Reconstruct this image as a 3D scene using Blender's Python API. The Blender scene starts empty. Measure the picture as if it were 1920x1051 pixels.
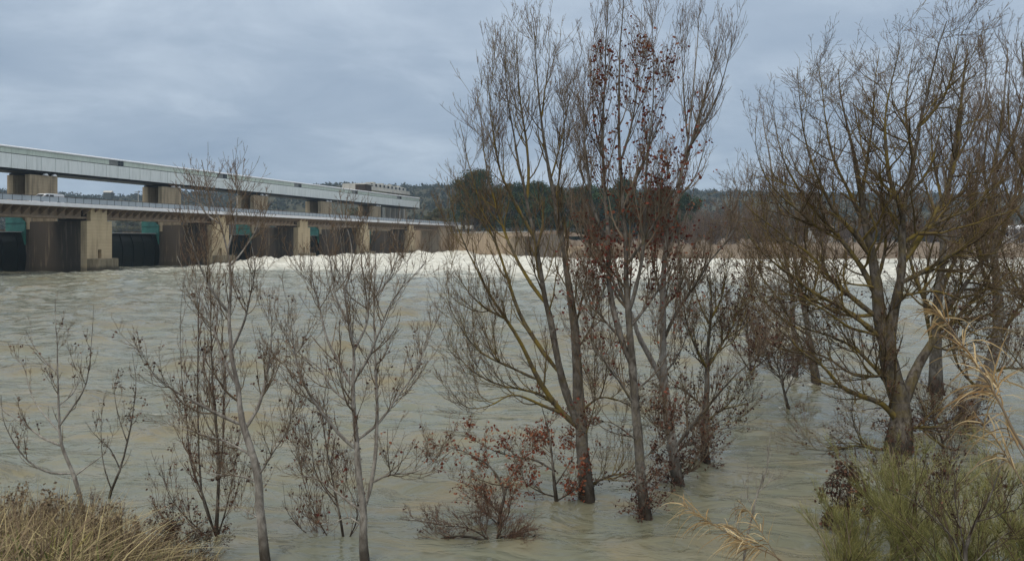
import bpy, math, random
import numpy as np
random.seed(7)
R = np.random.default_rng(7)
scene = bpy.context.scene
COL = scene.collection

# ---------------------------------------------------------------- camera
F = 1400.0; CX = 960.0; HZ = 452.0; CAMZ = 5.9
cam = bpy.data.cameras.new('camera'); cam_o = bpy.data.objects.new('camera', cam); COL.objects.link(cam_o)
cam_o.location = (0, 0, CAMZ); cam_o.rotation_euler = (math.pi/2, 0, 0)
cam.sensor_width = 36; cam.lens = 36*F/1920; cam.shift_y = -73.5/1920
cam.clip_start = 0.1; cam.clip_end = 8000
scene.camera = cam_o

# ---------------------------------------------------------------- world, sun, exposure
SUN_EL, SUN_ROT = math.radians(48), math.radians(200)
w = bpy.data.worlds.new('World'); scene.world = w; w.use_nodes = True
nt = w.node_tree; N = nt.nodes; L = nt.links; N.clear()
out = N.new('ShaderNodeOutputWorld'); bg = N.new('ShaderNodeBackground'); bg.inputs[1].default_value = 0.1
L.new(bg.outputs[0], out.inputs[0])
sky = N.new('ShaderNodeTexSky'); sky.sky_type = 'NISHITA'; sky.sun_disc = False
sky.sun_elevation = SUN_EL; sky.sun_rotation = SUN_ROT
tc = N.new('ShaderNodeTexCoord'); sep = N.new('ShaderNodeSeparateXYZ'); L.new(tc.outputs['Generated'], sep.inputs[0])
# project the view direction on a flat cloud layer so that clouds flatten towards the horizon
zc = N.new('ShaderNodeMath'); zc.operation = 'MAXIMUM'; L.new(sep.outputs[2], zc.inputs[0]); zc.inputs[1].default_value = 0.0
za = N.new('ShaderNodeMath'); za.operation = 'ADD'; L.new(zc.outputs[0], za.inputs[0]); za.inputs[1].default_value = 0.16
dx = N.new('ShaderNodeMath'); dx.operation = 'DIVIDE'; L.new(sep.outputs[0], dx.inputs[0]); L.new(za.outputs[0], dx.inputs[1])
dy = N.new('ShaderNodeMath'); dy.operation = 'DIVIDE'; L.new(sep.outputs[1], dy.inputs[0]); L.new(za.outputs[0], dy.inputs[1])
cb = N.new('ShaderNodeCombineXYZ'); L.new(dx.outputs[0], cb.inputs[0]); L.new(dy.outputs[0], cb.inputs[1]); cb.inputs[2].default_value = 3.3
def wnoise(scale, detail, rough, dist=0.0):
    n = N.new('ShaderNodeTexNoise'); n.inputs['Scale'].default_value = scale; n.inputs['Detail'].default_value = detail
    n.inputs['Roughness'].default_value = rough; n.inputs['Distortion'].default_value = dist
    L.new(cb.outputs[0], n.inputs['Vector']); return n
n1 = wnoise(0.55, 7, 0.55, 0.3); n2 = wnoise(1.7, 8, 0.6, 0.5)
mx = N.new('ShaderNodeMath'); mx.operation = 'MULTIPLY_ADD'; L.new(n2.outputs[0], mx.inputs[0]); mx.inputs[1].default_value = 0.45
ms = N.new('ShaderNodeMath'); ms.operation = 'MULTIPLY'; L.new(n1.outputs[0], ms.inputs[0]); ms.inputs[1].default_value = 0.55
L.new(ms.outputs[0], mx.inputs[2])
cr = N.new('ShaderNodeValToRGB'); e = cr.color_ramp.elements
e[0].position = 0.38; e[0].color = (0.285, 0.370, 0.492, 1)
e[1].position = 0.62; e[1].color = (0.50, 0.59, 0.70, 1)
e2 = cr.color_ramp.elements.new(0.50); e2.color = (0.360, 0.448, 0.565, 1)
L.new(mx.outputs[0], cr.inputs[0])
# overcast sky is brighter towards the zenith
zq = N.new('ShaderNodeMath'); zq.operation = 'POWER'; L.new(zc.outputs[0], zq.inputs[0]); zq.inputs[1].default_value = 2.4
gr = N.new('ShaderNodeMath'); gr.operation = 'MULTIPLY_ADD'; L.new(zq.outputs[0], gr.inputs[0]); gr.inputs[1].default_value = 3.0; gr.inputs[2].default_value = 0.97
g10 = N.new('ShaderNodeMath'); g10.operation = 'MULTIPLY'; L.new(gr.outputs[0], g10.inputs[0]); g10.inputs[1].default_value = 10.0
vs = N.new('ShaderNodeVectorMath'); vs.operation = 'SCALE'; 
zn = N.new('ShaderNodeMath'); zn.operation = 'MULTIPLY'; zn.use_clamp = True; L.new(zq.outputs[0], zn.inputs[0]); zn.inputs[1].default_value = 1.6
neu = N.new('ShaderNodeMix'); neu.data_type = 'RGBA'; L.new(zn.outputs[0], neu.inputs[0]); L.new(cr.outputs[0], neu.inputs[6]); neu.inputs[7].default_value = (.470, .460, .430, 1)
L.new(neu.outputs[2], vs.inputs[0]); L.new(g10.outputs[0], vs.inputs[3])
mixw = N.new('ShaderNodeMix'); mixw.data_type = 'RGBA'; mixw.inputs[0].default_value = 0.94
L.new(sky.outputs[0], mixw.inputs[6]); L.new(vs.outputs[0], mixw.inputs[7]); L.new(mixw.outputs[2], bg.inputs[0])
sun = bpy.data.lights.new('sun', 'SUN'); sun.energy = 1.5; sun.angle = math.radians(22); sun.color = (1, .90, .76)
so = bpy.data.objects.new('sun', sun); COL.objects.link(so)
sd = np.array([math.sin(SUN_ROT)*math.cos(SUN_EL), math.cos(SUN_ROT)*math.cos(SUN_EL), math.sin(SUN_EL)])
from mathutils import Vector
so.rotation_euler = Vector(-sd).to_track_quat('-Z', 'Y').to_euler(); so.location = (0, 0, 60)
vsn = scene.view_settings; vsn.view_transform = 'Standard'; vsn.look = 'None'; vsn.exposure = 0.0; vsn.gamma = 1
vsn.use_curve_mapping = False
scene.cycles.max_bounces = 6; scene.cycles.volume_bounces = 1; scene.cycles.transparent_max_bounces = 12
scene.cycles.use_denoising = True

# ---------------------------------------------------------------- helpers
def P(px, py, y):
    return np.array([(px-CX)/F*y, y, CAMZ+(HZ-py)/F*y])
def depth_of(py, z=0.0):
    return (CAMZ-z)*F/(py-HZ)
def smooth(a, b, x):
    t = np.clip((x-a)/(b-a), 0, 1); return t*t*(3-2*t)

_perm = np.random.default_rng(3).permutation(512); _perm = np.concatenate([_perm, _perm])
_g = np.random.default_rng(4).uniform(0, 2*math.pi, 512); _gx, _gy = np.cos(_g), np.sin(_g)
def noise2(x, y):
    xi = np.floor(x).astype(int); yi = np.floor(y).astype(int); xf = x-xi; yf = y-yi
    u = xf**3*(xf*(xf*6-15)+10); v = yf**3*(yf*(yf*6-15)+10)
    def g(ix, iy, fx, fy):
        h = _perm[(_perm[ix & 511]+iy) & 511]; return _gx[h]*fx+_gy[h]*fy
    a = g(xi, yi, xf, yf); b = g(xi+1, yi, xf-1, yf); c = g(xi, yi+1, xf, yf-1); d = g(xi+1, yi+1, xf-1, yf-1)
    return (a*(1-u)+b*u)*(1-v)+(c*(1-u)+d*u)*v
def fbm(x, y, o=4, g=.5):
    s = 0; a = 1
    for i in range(o):
        s = s+a*noise2(x+17.3*i, y+5.1*i); x = x*2.03; y = y*2.03; a *= g
    return s

class Mt:
    """small node-material builder"""
    def __init__(s, name, rough=0.9, spec=0.3):
        s.m = bpy.data.materials.new(name); s.m.use_nodes = True; s.nt = s.m.node_tree
        s.b = s.nt.nodes['Principled BSDF']; s.b.inputs['Roughness'].default_value = rough
        s.b.inputs['Specular IOR Level'].default_value = spec
    def n(s, t, **k):
        o = s.nt.nodes.new(t)
        for a, v in k.items():
            if a in o.bl_rna.properties.keys(): setattr(o, a, v)
            else: o.inputs[a.replace('_', ' ')].default_value = v
        return o
    def l(s, a, b): s.nt.links.new(a, b)
    def coord(s, scale=(1, 1, 1), kind='Object'):
        t = s.n('ShaderNodeTexCoord'); m = s.n('ShaderNodeMapping'); m.inputs['Scale'].default_value = scale
        s.l(t.outputs[kind], m.inputs[0]); return m.outputs[0]
    def noise(s, vec, scale, detail=5, rough=.55, dist=0.0):
        o = s.n('ShaderNodeTexNoise'); o.inputs['Scale'].default_value = scale; o.inputs['Detail'].default_value = detail
        o.inputs['Roughness'].default_value = rough; o.inputs['Distortion'].default_value = dist
        s.l(vec, o.inputs['Vector']); return o.outputs[0]
    def ramp(s, fac, stops):
        o = s.n('ShaderNodeValToRGB'); el = o.color_ramp.elements
        while len(el) < len(stops): el.new(0.5)
        for q, (p, c) in zip(el, stops):
            q.position = p; q.color = (*c, 1) if len(c) == 3 else c
        s.l(fac, o.inputs[0]); return o.outputs[0]
    def mix(s, fac, a, b, mode='MIX'):
        o = s.n('ShaderNodeMix'); o.data_type = 'RGBA'; o.blend_type = mode
        for v, i in ((fac, 0), (a, 6), (b, 7)):
            if isinstance(v, (int, float)): o.inputs[i].default_value = v
            elif isinstance(v, tuple): o.inputs[i].default_value = (*v, 1)
            else: s.l(v, o.inputs[i])
        return o.outputs[2]
    def math(s, op, a, b=0.0, c=None):
        o = s.n('ShaderNodeMath'); o.operation = op
        for i, v in enumerate((a, b, c)):
            if v is None: continue
            if isinstance(v, (int, float)): o.inputs[i].default_value = v
            else: s.l(v, o.inputs[i])
        return o.outputs[0]
    def color(s, c):
        if isinstance(c, tuple): s.b.inputs['Base Color'].default_value = (*c, 1)
        else: s.l(c, s.b.inputs['Base Color'])
    def bump(s, h, strength=.4, dist=.02):
        o = s.n('ShaderNodeBump'); o.inputs['Strength'].default_value = strength; o.inputs['Distance'].default_value = dist
        s.l(h, o.inputs['Height']); s.l(o.outputs[0], s.b.inputs['Normal'])
    def tint(s):
        o = s.n('ShaderNodeAttribute'); o.attribute_name = 'tint'; return o.outputs['Fac']

def mesh_np(name, V, faces, mats, tint=None, smooth_=False, mat_idx=None):
    """faces: list of int arrays (n,3)/(n,4)"""
    me = bpy.data.meshes.new(name); V = np.asarray(V, dtype=np.float32)
    faces = [np.asarray(f, dtype=np.int32) for f in faces if len(f)]
    me.vertices.add(len(V)); me.vertices.foreach_set('co', V.ravel())
    loops = np.concatenate([f.ravel() for f in faces]); tot = np.concatenate([np.full(len(f), f.shape[1]) for f in faces])
    st = np.concatenate([[0], np.cumsum(tot)[:-1]])
    me.loops.add(len(loops)); me.loops.foreach_set('vertex_index', loops)
    me.polygons.add(len(tot)); me.polygons.foreach_set('loop_start', st.astype(np.int32))
    me.polygons.foreach_set('loop_total', tot.astype(np.int32))
    if smooth_: me.polygons.foreach_set('use_smooth', np.ones(len(tot), dtype=bool))
    if mat_idx is not None: me.polygons.foreach_set('material_index', np.asarray(mat_idx, dtype=np.int32))
    for m in (mats if isinstance(mats, (list, tuple)) else [mats]): me.materials.append(m)
    if tint is not None:
        a = me.attributes.new('tint', 'FLOAT', 'POINT'); a.data.foreach_set('value', np.asarray(tint, dtype=np.float32))
    me.update(calc_edges=True); me.validate(); return me
def link(name, me, parent=None, loc=(0, 0, 0), kind=None, label=None):
    o = bpy.data.objects.new(name, me); COL.objects.link(o); o.location = loc
    if parent: o.parent = parent
    if kind: o['kind'] = kind
    if label: o['label'] = label
    return o
def thing(name, label, cat, loc=(0, 0, 0), rotz=0, group=None):
    o = bpy.data.objects.new(name, None); COL.objects.link(o); o.location = loc; o.rotation_euler = (0, 0, rotz)
    o['label'] = label; o['category'] = cat; o.empty_display_size = .3
    if group: o['group'] = group
    return o
def copy_thing(src, loc, rotz, label, scale=None, group=None):
    r = src.copy(); COL.objects.link(r); r.location = loc; r.rotation_euler = (0, 0, rotz); r['label'] = label
    if scale is not None: r.scale = scale
    if group: r['group'] = group
    for ch in list(src.children):
        c = ch.copy(); COL.objects.link(c); c.parent = r
        for g in ch.children:
            d = g.copy(); COL.objects.link(d); d.parent = c
    return r
class MB:
    """collects boxes/prisms into one mesh"""
    def __init__(s): s.v = []; s.f = []; s.mi = []
    def box(s, x0, x1, y0, y1, z0, z1, mi=0):
        b = len(s.v)
        s.v += [(x0, y0, z0), (x1, y0, z0), (x1, y1, z0), (x0, y1, z0), (x0, y0, z1), (x1, y0, z1), (x1, y1, z1), (x0, y1, z1)]
        for q in ((0, 3, 2, 1), (4, 5, 6, 7), (0, 1, 5, 4), (1, 2, 6, 5), (2, 3, 7, 6), (3, 0, 4, 7)):
            s.f.append(tuple(b+i for i in q)); s.mi.append(mi)
        return s
    def prism(s, prof, axis, a, b, mi=0):
        """prof: 2-D outline; axis 'x': (y,z) extruded along x, 'y': (x,z) along y, 'z': (x,y) along z"""
        n = len(prof); o = len(s.v)
        for t in (a, b):
            for (u, v) in prof:
                s.v.append((t, u, v) if axis == 'x' else (u, t, v) if axis == 'y' else (u, v, t))
        s.f.append(tuple(o+i for i in range(n))[::-1]); s.f.append(tuple(o+n+i for i in range(n))); s.mi += [mi, mi]
        for i in range(n):
            j = (i+1) % n; s.f.append((o+i, o+j, o+n+j, o+n+i)); s.mi.append(mi)
        return s
    def mesh(s, name, mats, bevel=0.0):
        me = bpy.data.meshes.new(name); me.from_pydata(s.v, [], s.f)
        for m in (mats if isinstance(mats, (list, tuple)) else [mats]): me.materials.append(m)
        me.polygons.foreach_set('material_index', s.mi); me.update()
        import bmesh
        bm = bmesh.new(); bm.from_mesh(me)
        bmesh.ops.recalc_face_normals(bm, faces=bm.faces)
        if bevel: bmesh.ops.bevel(bm, geom=list(bm.edges), offset=bevel, segments=1, affect='EDGES', profile=.5)
        bm.to_mesh(me); bm.free()
        return me
    def obj(s, name, mats, parent=None, loc=(0, 0, 0), bevel=0.0, **k):
        return link(name, s.mesh(name, mats, bevel), parent, loc, **k)

# ---------------------------------------------------------------- materials
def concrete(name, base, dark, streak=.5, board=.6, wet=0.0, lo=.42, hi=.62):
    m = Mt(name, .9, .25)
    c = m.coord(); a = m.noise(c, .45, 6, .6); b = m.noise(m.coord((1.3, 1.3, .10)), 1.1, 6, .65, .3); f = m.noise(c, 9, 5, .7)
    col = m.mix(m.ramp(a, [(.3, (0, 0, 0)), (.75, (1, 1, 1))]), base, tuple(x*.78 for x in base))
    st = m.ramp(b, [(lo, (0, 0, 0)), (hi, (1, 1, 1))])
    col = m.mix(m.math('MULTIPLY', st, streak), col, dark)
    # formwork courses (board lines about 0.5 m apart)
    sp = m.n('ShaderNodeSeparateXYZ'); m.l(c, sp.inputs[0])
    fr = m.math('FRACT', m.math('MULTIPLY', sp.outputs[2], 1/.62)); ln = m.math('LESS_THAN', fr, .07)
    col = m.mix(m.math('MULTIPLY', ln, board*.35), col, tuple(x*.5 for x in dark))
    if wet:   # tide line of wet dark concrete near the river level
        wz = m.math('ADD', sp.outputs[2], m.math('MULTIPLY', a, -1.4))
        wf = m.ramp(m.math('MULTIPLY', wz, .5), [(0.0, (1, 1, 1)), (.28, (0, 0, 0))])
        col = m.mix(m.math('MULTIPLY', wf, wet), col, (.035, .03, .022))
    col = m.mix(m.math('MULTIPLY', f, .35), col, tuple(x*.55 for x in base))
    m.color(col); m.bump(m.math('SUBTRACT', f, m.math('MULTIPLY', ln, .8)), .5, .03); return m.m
M = {}
M['conc'] = concrete('concrete', (.56, .445, .285), (.14, .105, .07), .5, .9, .6, .52, .70)
M['conc_side'] = concrete('stained_shaded_concrete', (.27, .215, .155), (.050, .041, .034), .97, .4, .8, .27, .47)  # darker base colour carries the shade of the pier sides besides their stains
M['conc_tower'] = concrete('tower_concrete', (.47, .375, .25), (.10, .078, .055), .7, .8, 0, .50, .66)
M['conc_base'] = concrete('base_concrete', (.26, .22, .15), (.05, .042, .03), .8, .3, .9, .45, .62)
M['conc_beam'] = concrete('beam_concrete', (.36, .27, .19), (.12, .09, .07), .4, 0)
M['conc_wall'] = concrete('bank_wall_concrete', (.46, .36, .25), (.15, .11, .08), .6, .9, .7, .48, .66)
M['conc_pale'] = concrete('pale_concrete', (.50, .49, .45), (.16, .15, .14), .4, 0, 0, .52, .7)
def plain(name, c, rough=.7, spec=.3, var=.25, scale=3.0, metal=0.0):
    m = Mt(name, rough, spec); v = m.coord(); a = m.noise(v, scale, 6, .65)
    m.color(m.mix(m.ramp(a, [(.3, (0, 0, 0)), (.7, (1, 1, 1))]), c, tuple(x*(1-var) for x in c)))
    m.b.inputs['Metallic'].default_value = metal; m.bump(a, .15, .01); return m.m
def cladding(name, c, streak, rough=.45):
    m = Mt(name, rough, .4); oi = m.n('ShaderNodeObjectInfo')
    a = m.noise(m.coord((1, 1, .12)), 2.2, 6, .6); b = m.noise(m.coord(), .6, 4)
    col = m.mix(m.ramp(a, [(.45, (0, 0, 0)), (.75, (1, 1, 1))]), c, streak)
    col = m.mix(m.math('MULTIPLY', b, .25), col, tuple(x*.75 for x in c))
    col = m.mix(m.math('MULTIPLY', oi.outputs['Random'], .22), col, tuple(x*.72 for x in c))
    m.color(col); return m.m
M['panel'] = cladding('pale_cladding', (.76, .80, .78), (.56, .60, .58))
M['band'] = cladding('green_cladding', (.60, .67, .58), (.44, .49, .42))
M['joint'] = plain('dark_joint_steel', (.06, .07, .07))  # dark steel colour for the cladding joints
M['roof'] = plain('white_roof', (.80, .82, .84), .4)
M['black'] = plain('blackened_steel', (.012, .013, .016), .6)
M['grey_panel'] = plain('grey_louvre', (.25, .26, .25))
M['glass_dark'] = plain('dark_glass', (.02, .025, .03), .15, .5)
M['edge'] = plain('painted_edge_beam', (.72, .72, .74), .5, .3, .12, 1.2)
M['asphalt'] = plain('asphalt', (.05, .05, .052), .9)
M['rib'] = plain('dark_bracket', (.035, .027, .022), .8)
M['rail_top'] = plain('rusty_rail', (.12, .09, .075), .6)
M['post'] = plain('rail_post', (.10, .12, .13), .5)
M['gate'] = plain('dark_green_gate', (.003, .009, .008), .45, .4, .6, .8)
M['turq'] = plain('turquoise_steel', (.045, .20, .165), .5, .4, .45, .8)
M['turq_line'] = plain('turquoise_stiffener', (.02, .10, .085), .5)
M['vanwhite'] = plain('van_white_paint', (.80, .81, .82), .3, .5, .05)
M['tyre'] = plain('tyre_rubber', (.02, .02, .02), .9)
M['rim'] = plain('wheel_rim', (.4, .4, .4), .4)
M['lamp_red'] = plain('tail_lamp', (.35, .02, .02), .3)
M['lamp_clear'] = plain('head_lamp', (.6, .62, .65), .2)
M['steel'] = plain('galvanised_steel', (.42, .44, .45), .5)
m = Mt('mesh_infill', .6, .3); m.color((.40, .45, .50))
tr = m.n('ShaderNodeBsdfTransparent'); mxs = m.n('ShaderNodeMixShader'); mxs.inputs[0].default_value = .72
m.l(tr.outputs[0], mxs.inputs[1]); m.l(m.b.outputs[0], mxs.inputs[2])
m.l(mxs.outputs[0], m.nt.nodes['Material Output'].inputs[0]); M['infill'] = m.m

def bark(name, base, dark, lichen, amount, mid=.5, scale=1.0):
    m = Mt(name, .95, .15); c = m.coord((1, 1, .45)); c2 = m.coord()
    a = m.noise(c, 9*scale, 8, .7, .6); b = m.noise(c2, 1.3, 5, .6); k = m.noise(c2, 2.6, 6, .7)
    col = m.mix(m.ramp(a, [(.38, (0, 0, 0)), (.62, (1, 1, 1))]), dark, base)
    col = m.mix(m.math('MULTIPLY', m.ramp(b, [(.42, (0, 0, 0)), (.66, (1, 1, 1))]), .65), col, dark)
    if amount:
        col = m.mix(m.math('MULTIPLY', m.ramp(k, [(mid-.06, (0, 0, 0)), (mid+.08, (1, 1, 1))]), amount), col, lichen)
    # the strip that the flood keeps wet is dark
    g = m.n('ShaderNodeNewGeometry'); sp = m.n('ShaderNodeSeparateXYZ'); m.l(g.outputs['Position'], sp.inputs[0])
    wet = m.ramp(m.math('ADD', sp.outputs[2], m.math('MULTIPLY', b, -.5)), [(.0, (1, 1, 1)), (.5, (0, 0, 0))])
    col = m.mix(m.math('MULTIPLY', wet, .8), col, (.03, .024, .018))
    m.color(col); m.bump(a, .9, .02); return m.m
LICH = (.30, .235, .045); MOSS = (.14, .125, .035)
M['bark_grey'] = bark('pale_grey_bark', (.36, .345, .315), (.13, .115, .10), LICH, 0)
M['bark_dark'] = bark('dark_grey_bark', (.215, .20, .178), (.052, .044, .036), (.2, .16, .05), .4, .6)
M['bark_lichen'] = bark('lichen_bark', (.185, .168, .145), (.045, .037, .03), (.17, .135, .045), .55, .54)
M['bark_limb'] = bark('lichen_limb', (.155, .135, .10), (.045, .036, .026), (.215, .16, .035), .75, .50)
def tinted(name, stops, rough=.85, trans=0.0, spec=.2):
    m = Mt(name, rough, spec); m.color(m.ramp(m.tint(), stops))
    if trans:
        d = m.n('ShaderNodeBsdfTranslucent'); m.l(m.ramp(m.tint(), stops), d.inputs[0])
        x = m.n('ShaderNodeMixShader'); x.inputs[0].default_value = trans
        m.l(m.b.outputs[0], x.inputs[1]); m.l(d.outputs[0], x.inputs[2]); m.l(x.outputs[0], m.nt.nodes['Material Output'].inputs[0])
    return m.m
M['branch'] = tinted('branch_bark', [(0, (0.089, 0.066, 0.043)), (0.5, (0.157, 0.121, 0.084)), (1, (0.252, 0.208, 0.156))])
M['branch_lichen'] = tinted('lichen_branch_bark', [(0, (0.059, 0.044, 0.028)), (0.5, (0.127, 0.097, 0.049)), (1, (0.212, 0.158, 0.049))])
M['twig'] = tinted('twig_bark', [(0, (0.082, 0.051, 0.034)), (0.5, (0.145, 0.098, 0.064)), (1, (0.232, 0.173, 0.120))])
M['twig_dark'] = tinted('dark_twig_bark', [(0, (0.040, 0.025, 0.019)), (0.5, (0.074, 0.052, 0.036)), (1, (0.131, 0.097, 0.058))])
M['twig_pale'] = tinted('pale_twig_bark', [(0, (0.117, 0.099, 0.086)), (0.5, (0.189, 0.167, 0.144)), (1, (0.288, 0.261, 0.234))])
M['twig_red'] = tinted('reddish_twig_bark', [(0, (0.070, 0.040, 0.029)), (0.5, (0.131, 0.079, 0.056)), (1, (0.187, 0.126, 0.088))])
M['leaf_red'] = tinted('dead_red_leaf', [(0, (.07, .016, .012)), (.4, (.135, .036, .026)), (.8, (.20, .060, .036)), (1, (.25, .11, .06))], .7, .3)
M['leaf_orange'] = tinted('rust_leaf', [(0, (.12, .025, .015)), (.5, (.26, .080, .045)), (1, (.34, .15, .08))], .7, .3)
M['leaf_brown'] = tinted('dead_brown_leaf', [(0, (.035, .018, .014)), (.6, (.085, .042, .032)), (1, (.16, .082, .05))], .8, .15)
M['reed'] = tinted('dry_reed', [(0, (.09, .065, .045)), (.45, (.24, .18, .115)), (.8, (.43, .36, .19)), (1, (.54, .46, .25))], .7, .3)
M['reed_green'] = tinted('green_reed', [(0, (.09, .13, .04)), (.6, (.17, .19, .06)), (1, (.32, .27, .10))], .6, .3)
M['cane_leaf'] = tinted('dry_cane_leaf', [(0, (.24, .14, .06)), (.6, (.46, .335, .165)), (1, (.62, .49, .29))], .7, .3)
M['broom'] = tinted('green_broom_twig', [(0, (0.120, 0.109, 0.041)), (0.5, (0.221, 0.236, 0.081)), (1, (0.407, 0.368, 0.151))], .7, .2)
M['pine'] = tinted('pine_needles', [(0, (.010, .020, .008)), (.5, (.022, .045, .015)), (1, (.055, .085, .026))], .8, .1)
M['wood'] = tinted('hill_wood_leaves', [(0, (.012, .018, .012)), (.5, (.028, .036, .020)), (1, (.065, .062, .038))], .9, .05)
M['scrub'] = tinted('scrub_leaves', [(0, (.045, .055, .028)), (.5, (.085, .09, .045)), (1, (.15, .125, .07))], .85, .1)
M['thicket'] = tinted('bare_thicket_twig', [(0, (.07, .048, .038)), (.5, (.125, .09, .07)), (1, (.20, .15, .115))])
M['bark_far'] = plain('far_bark', (.15, .12, .10), .95)

# ground materials
m = Mt('hill_ground', .95, .1); c = m.coord(); a = m.noise(c, .012, 7, .6, .5); b = m.noise(c, .09, 7, .65); f = m.noise(c, .7, 6, .7)
sp = m.n('ShaderNodeSeparateXYZ'); m.l(c, sp.inputs[0])
low = m.ramp(m.math('ADD', m.math('MULTIPLY', sp.outputs[2], .022), m.math('MULTIPLY', a, .5)), [(.42, (1, 1, 1)), (.62, (0, 0, 0))])
green = m.mix(m.ramp(b, [(.4, (0, 0, 0)), (.62, (1, 1, 1))]), (.035, .042, .024), (.085, .078, .046))
tan = m.mix(m.ramp(b, [(.35, (0, 0, 0)), (.6, (1, 1, 1))]), (.32, .26, .20), (.17, .125, .09))
col = m.mix(low, green, tan); col = m.mix(m.math('MULTIPLY', f, .5), col, (.05, .042, .028)); m.color(col); m.bump(f, 1, .8); M['hill'] = m.m
m = Mt('bank_soil', .95, .15); c = m.coord(); a = m.noise(c, 2.2, 7, .65); b = m.noise(c, 18, 6, .7)
col = m.mix(m.ramp(a, [(.35, (0, 0, 0)), (.65, (1, 1, 1))]), (.075, .058, .038), (.17, .135, .085)); m.color(m.mix(m.math('MULTIPLY', b, .6), col, (.045, .035, .022))); m.bump(b, .8, .05); M['soil'] = m.m

# river frame: d along the dam, n from the camera towards the dam
TH = math.atan2(460, F); SN, CS = math.sin(TH), math.cos(TH)
def sp_of(x, y): return SN*x+CS*y, -CS*x+SN*y
def W(s, p): return (SN*s-CS*p, CS*s+SN*p)
ROT = math.pi/2-TH; D = 120.0

# ---------------------------------------------------------------- river water and white water
def foam_amount(x, y):
    s, p = sp_of(x, y)
    n = fbm(x*.045, y*.02, 3); lim = 112+26*n-16*smooth(90, 30, p)+.22*np.maximum(p-95, 0)*0
    a = smooth(-22, 60, s-lim)*smooth(121, 117.5, p)*(.5+.5*smooth(-60, 45, p))
    # calm wedge beneath the first spans, and bank side fading
    a = a*smooth(330, 290, s)
    return a
TRUNKS = [P(px_, py_, depth_of(py_))[:2] for px_, py_ in [(1100, 945), (1213, 972), (1275, 912), (1325, 873), (1532, 722), (1490, 712), (1756, 738), (1798, 800), (1682, 848), (1480, 768), (1045, 950), (936, 990)]]
def wakes(x, y):
    f = np.zeros_like(x); h = np.zeros_like(x)
    for tx, ty in TRUNKS:
        a = (x-tx)*CS-(y-ty)*SN; c = (x-tx)*SN+(y-ty)*CS; r = np.hypot(a, c)
        w_ = .18+.22*np.maximum(a, 0); n = np.clip(.25+1.5*fbm(x*3.2+tx, y*5.0, 4, .6), 0, 1)
        f += np.where(a > -.35, np.exp(-(np.abs(c)-w_*.8)**2/(.012+.03*np.maximum(a, 0)))*np.exp(-np.maximum(a, 0)/1.1), 0)*n*.34+np.exp(-(r-.30)**2/.008)*n*.42
        h += .07*np.exp(-((a+.33)**2+c*c*.6)/.05)-.06*np.exp(-((a-.45)**2+c*c)/.10)
        h += .014*np.sin(9*(np.abs(c)-.35*a))*np.exp(-(np.abs(c)-.35*np.maximum(a, 0))**2/.15)*np.exp(-np.abs(a)/1.5)*(a > -.3)
    return f, h
def water_height(x, y):
    dist = np.hypot(x, y); u = x*CS-y*SN; v = x*SN+y*CS      # u flows downstream
    s, p = sp_of(x, y)
    wx = u+.9*fbm(u*.3, v*.3, 2); wy = v+.9*fbm(u*.3+9, v*.3+4, 2); h = .085*fbm(wx*.42+3, wy*.62, 3, .5)+.016*fbm(wx*1.4, wy*1.7, 2, .5)*smooth(60, 20, dist)+.10*(.5-np.abs(fbm(u*.28+.3*fbm(u*.1, v*.1, 2), v*.5, 3, .55)))*smooth(8, 30, dist)+.24*fbm(u*.14, v*.24+9, 3)*smooth(10, 40, dist)
    h = h+.10*(1-np.abs(fbm(u*.10+4, v*.26+1, 2))*2.4)*smooth(14, 60, dist)*.8
    q = fbm(x*.16+2, y*.30, 3); h = h+.24*np.maximum(0, q-.16)*smooth(14, 24, dist)*3    # standing boils
    fo = foam_amount(x, y)
    rough = np.abs(fbm(x*.11, y*.11, 4, .6)); roll = 1-np.abs(fbm(x*.22+8, y*.16, 4, .6))*2
    h = h+fo*(1.0*rough+.45*roll*smooth(60, 118, p)+.28*roll+.35*fbm(x*.5, y*.35, 3, .65))
    h = h+fo*smooth(95, 112, p)*smooth(135, 150, s)*(.8+1.2*fbm(s*.16, p*.1, 3))
    h = h+.10*smooth(8, 30, dist)*fbm(x*.35, y*.7, 2)+wakes(x, y)[1]
    return h
ys = 6.5*np.exp(np.linspace(0, math.log(700/6.5), 540))
rs = np.concatenate([np.linspace(-2.6, -.80, 30)[:-1], np.linspace(-.80, .80, 430), np.linspace(.80, 2.6, 30)[1:]])
YY, RR = np.meshgrid(ys, rs, indexing='ij'); XX = YY*RR
ZZ = water_height(XX, YY)
V = np.stack([XX, YY, ZZ], -1).reshape(-1, 3); ni, nj = XX.shape
idx = np.arange(ni*nj).reshape(ni, nj)
FQ = np.stack([idx[:-1, :-1], idx[:-1, 1:], idx[1:, 1:], idx[1:, :-1]], -1).reshape(-1, 4)
silt_v = (smooth(.14, .42, fbm(XX*.16+2, YY*.30, 3))*smooth(15, 26, np.hypot(XX, YY))*(1-foam_amount(XX, YY))).ravel(); fo_w = foam_amount(XX, YY).ravel(); fo_v = np.clip(fo_w+wakes(XX, YY)[0].ravel(), 0, 1)
white = fo_w[FQ].mean(1) > .5
m = Mt('river_water', .12, .5)
g = m.n('ShaderNodeNewGeometry'); mp = m.n('ShaderNodeMapping'); mp.inputs['Rotation'].default_value = (0, 0, math.radians(8)); m.l(g.outputs['Position'], mp.inputs[0])
def pn(scale3, sc, det=5, ro=.55, di=.0):
    q = m.n('ShaderNodeMapping'); q.inputs['Scale'].default_value = scale3; m.l(mp.outputs[0], q.inputs[0]); return m.noise(q.outputs[0], sc, det, ro, di)
silt = pn((1, 1.9, 1), .30, 4, .5, 1.6); silt2 = pn((1, 1.7, 1), .85, 4, .5, 1.6); big = pn((1, 1.6, 1), .045, 4, .5)
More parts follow.
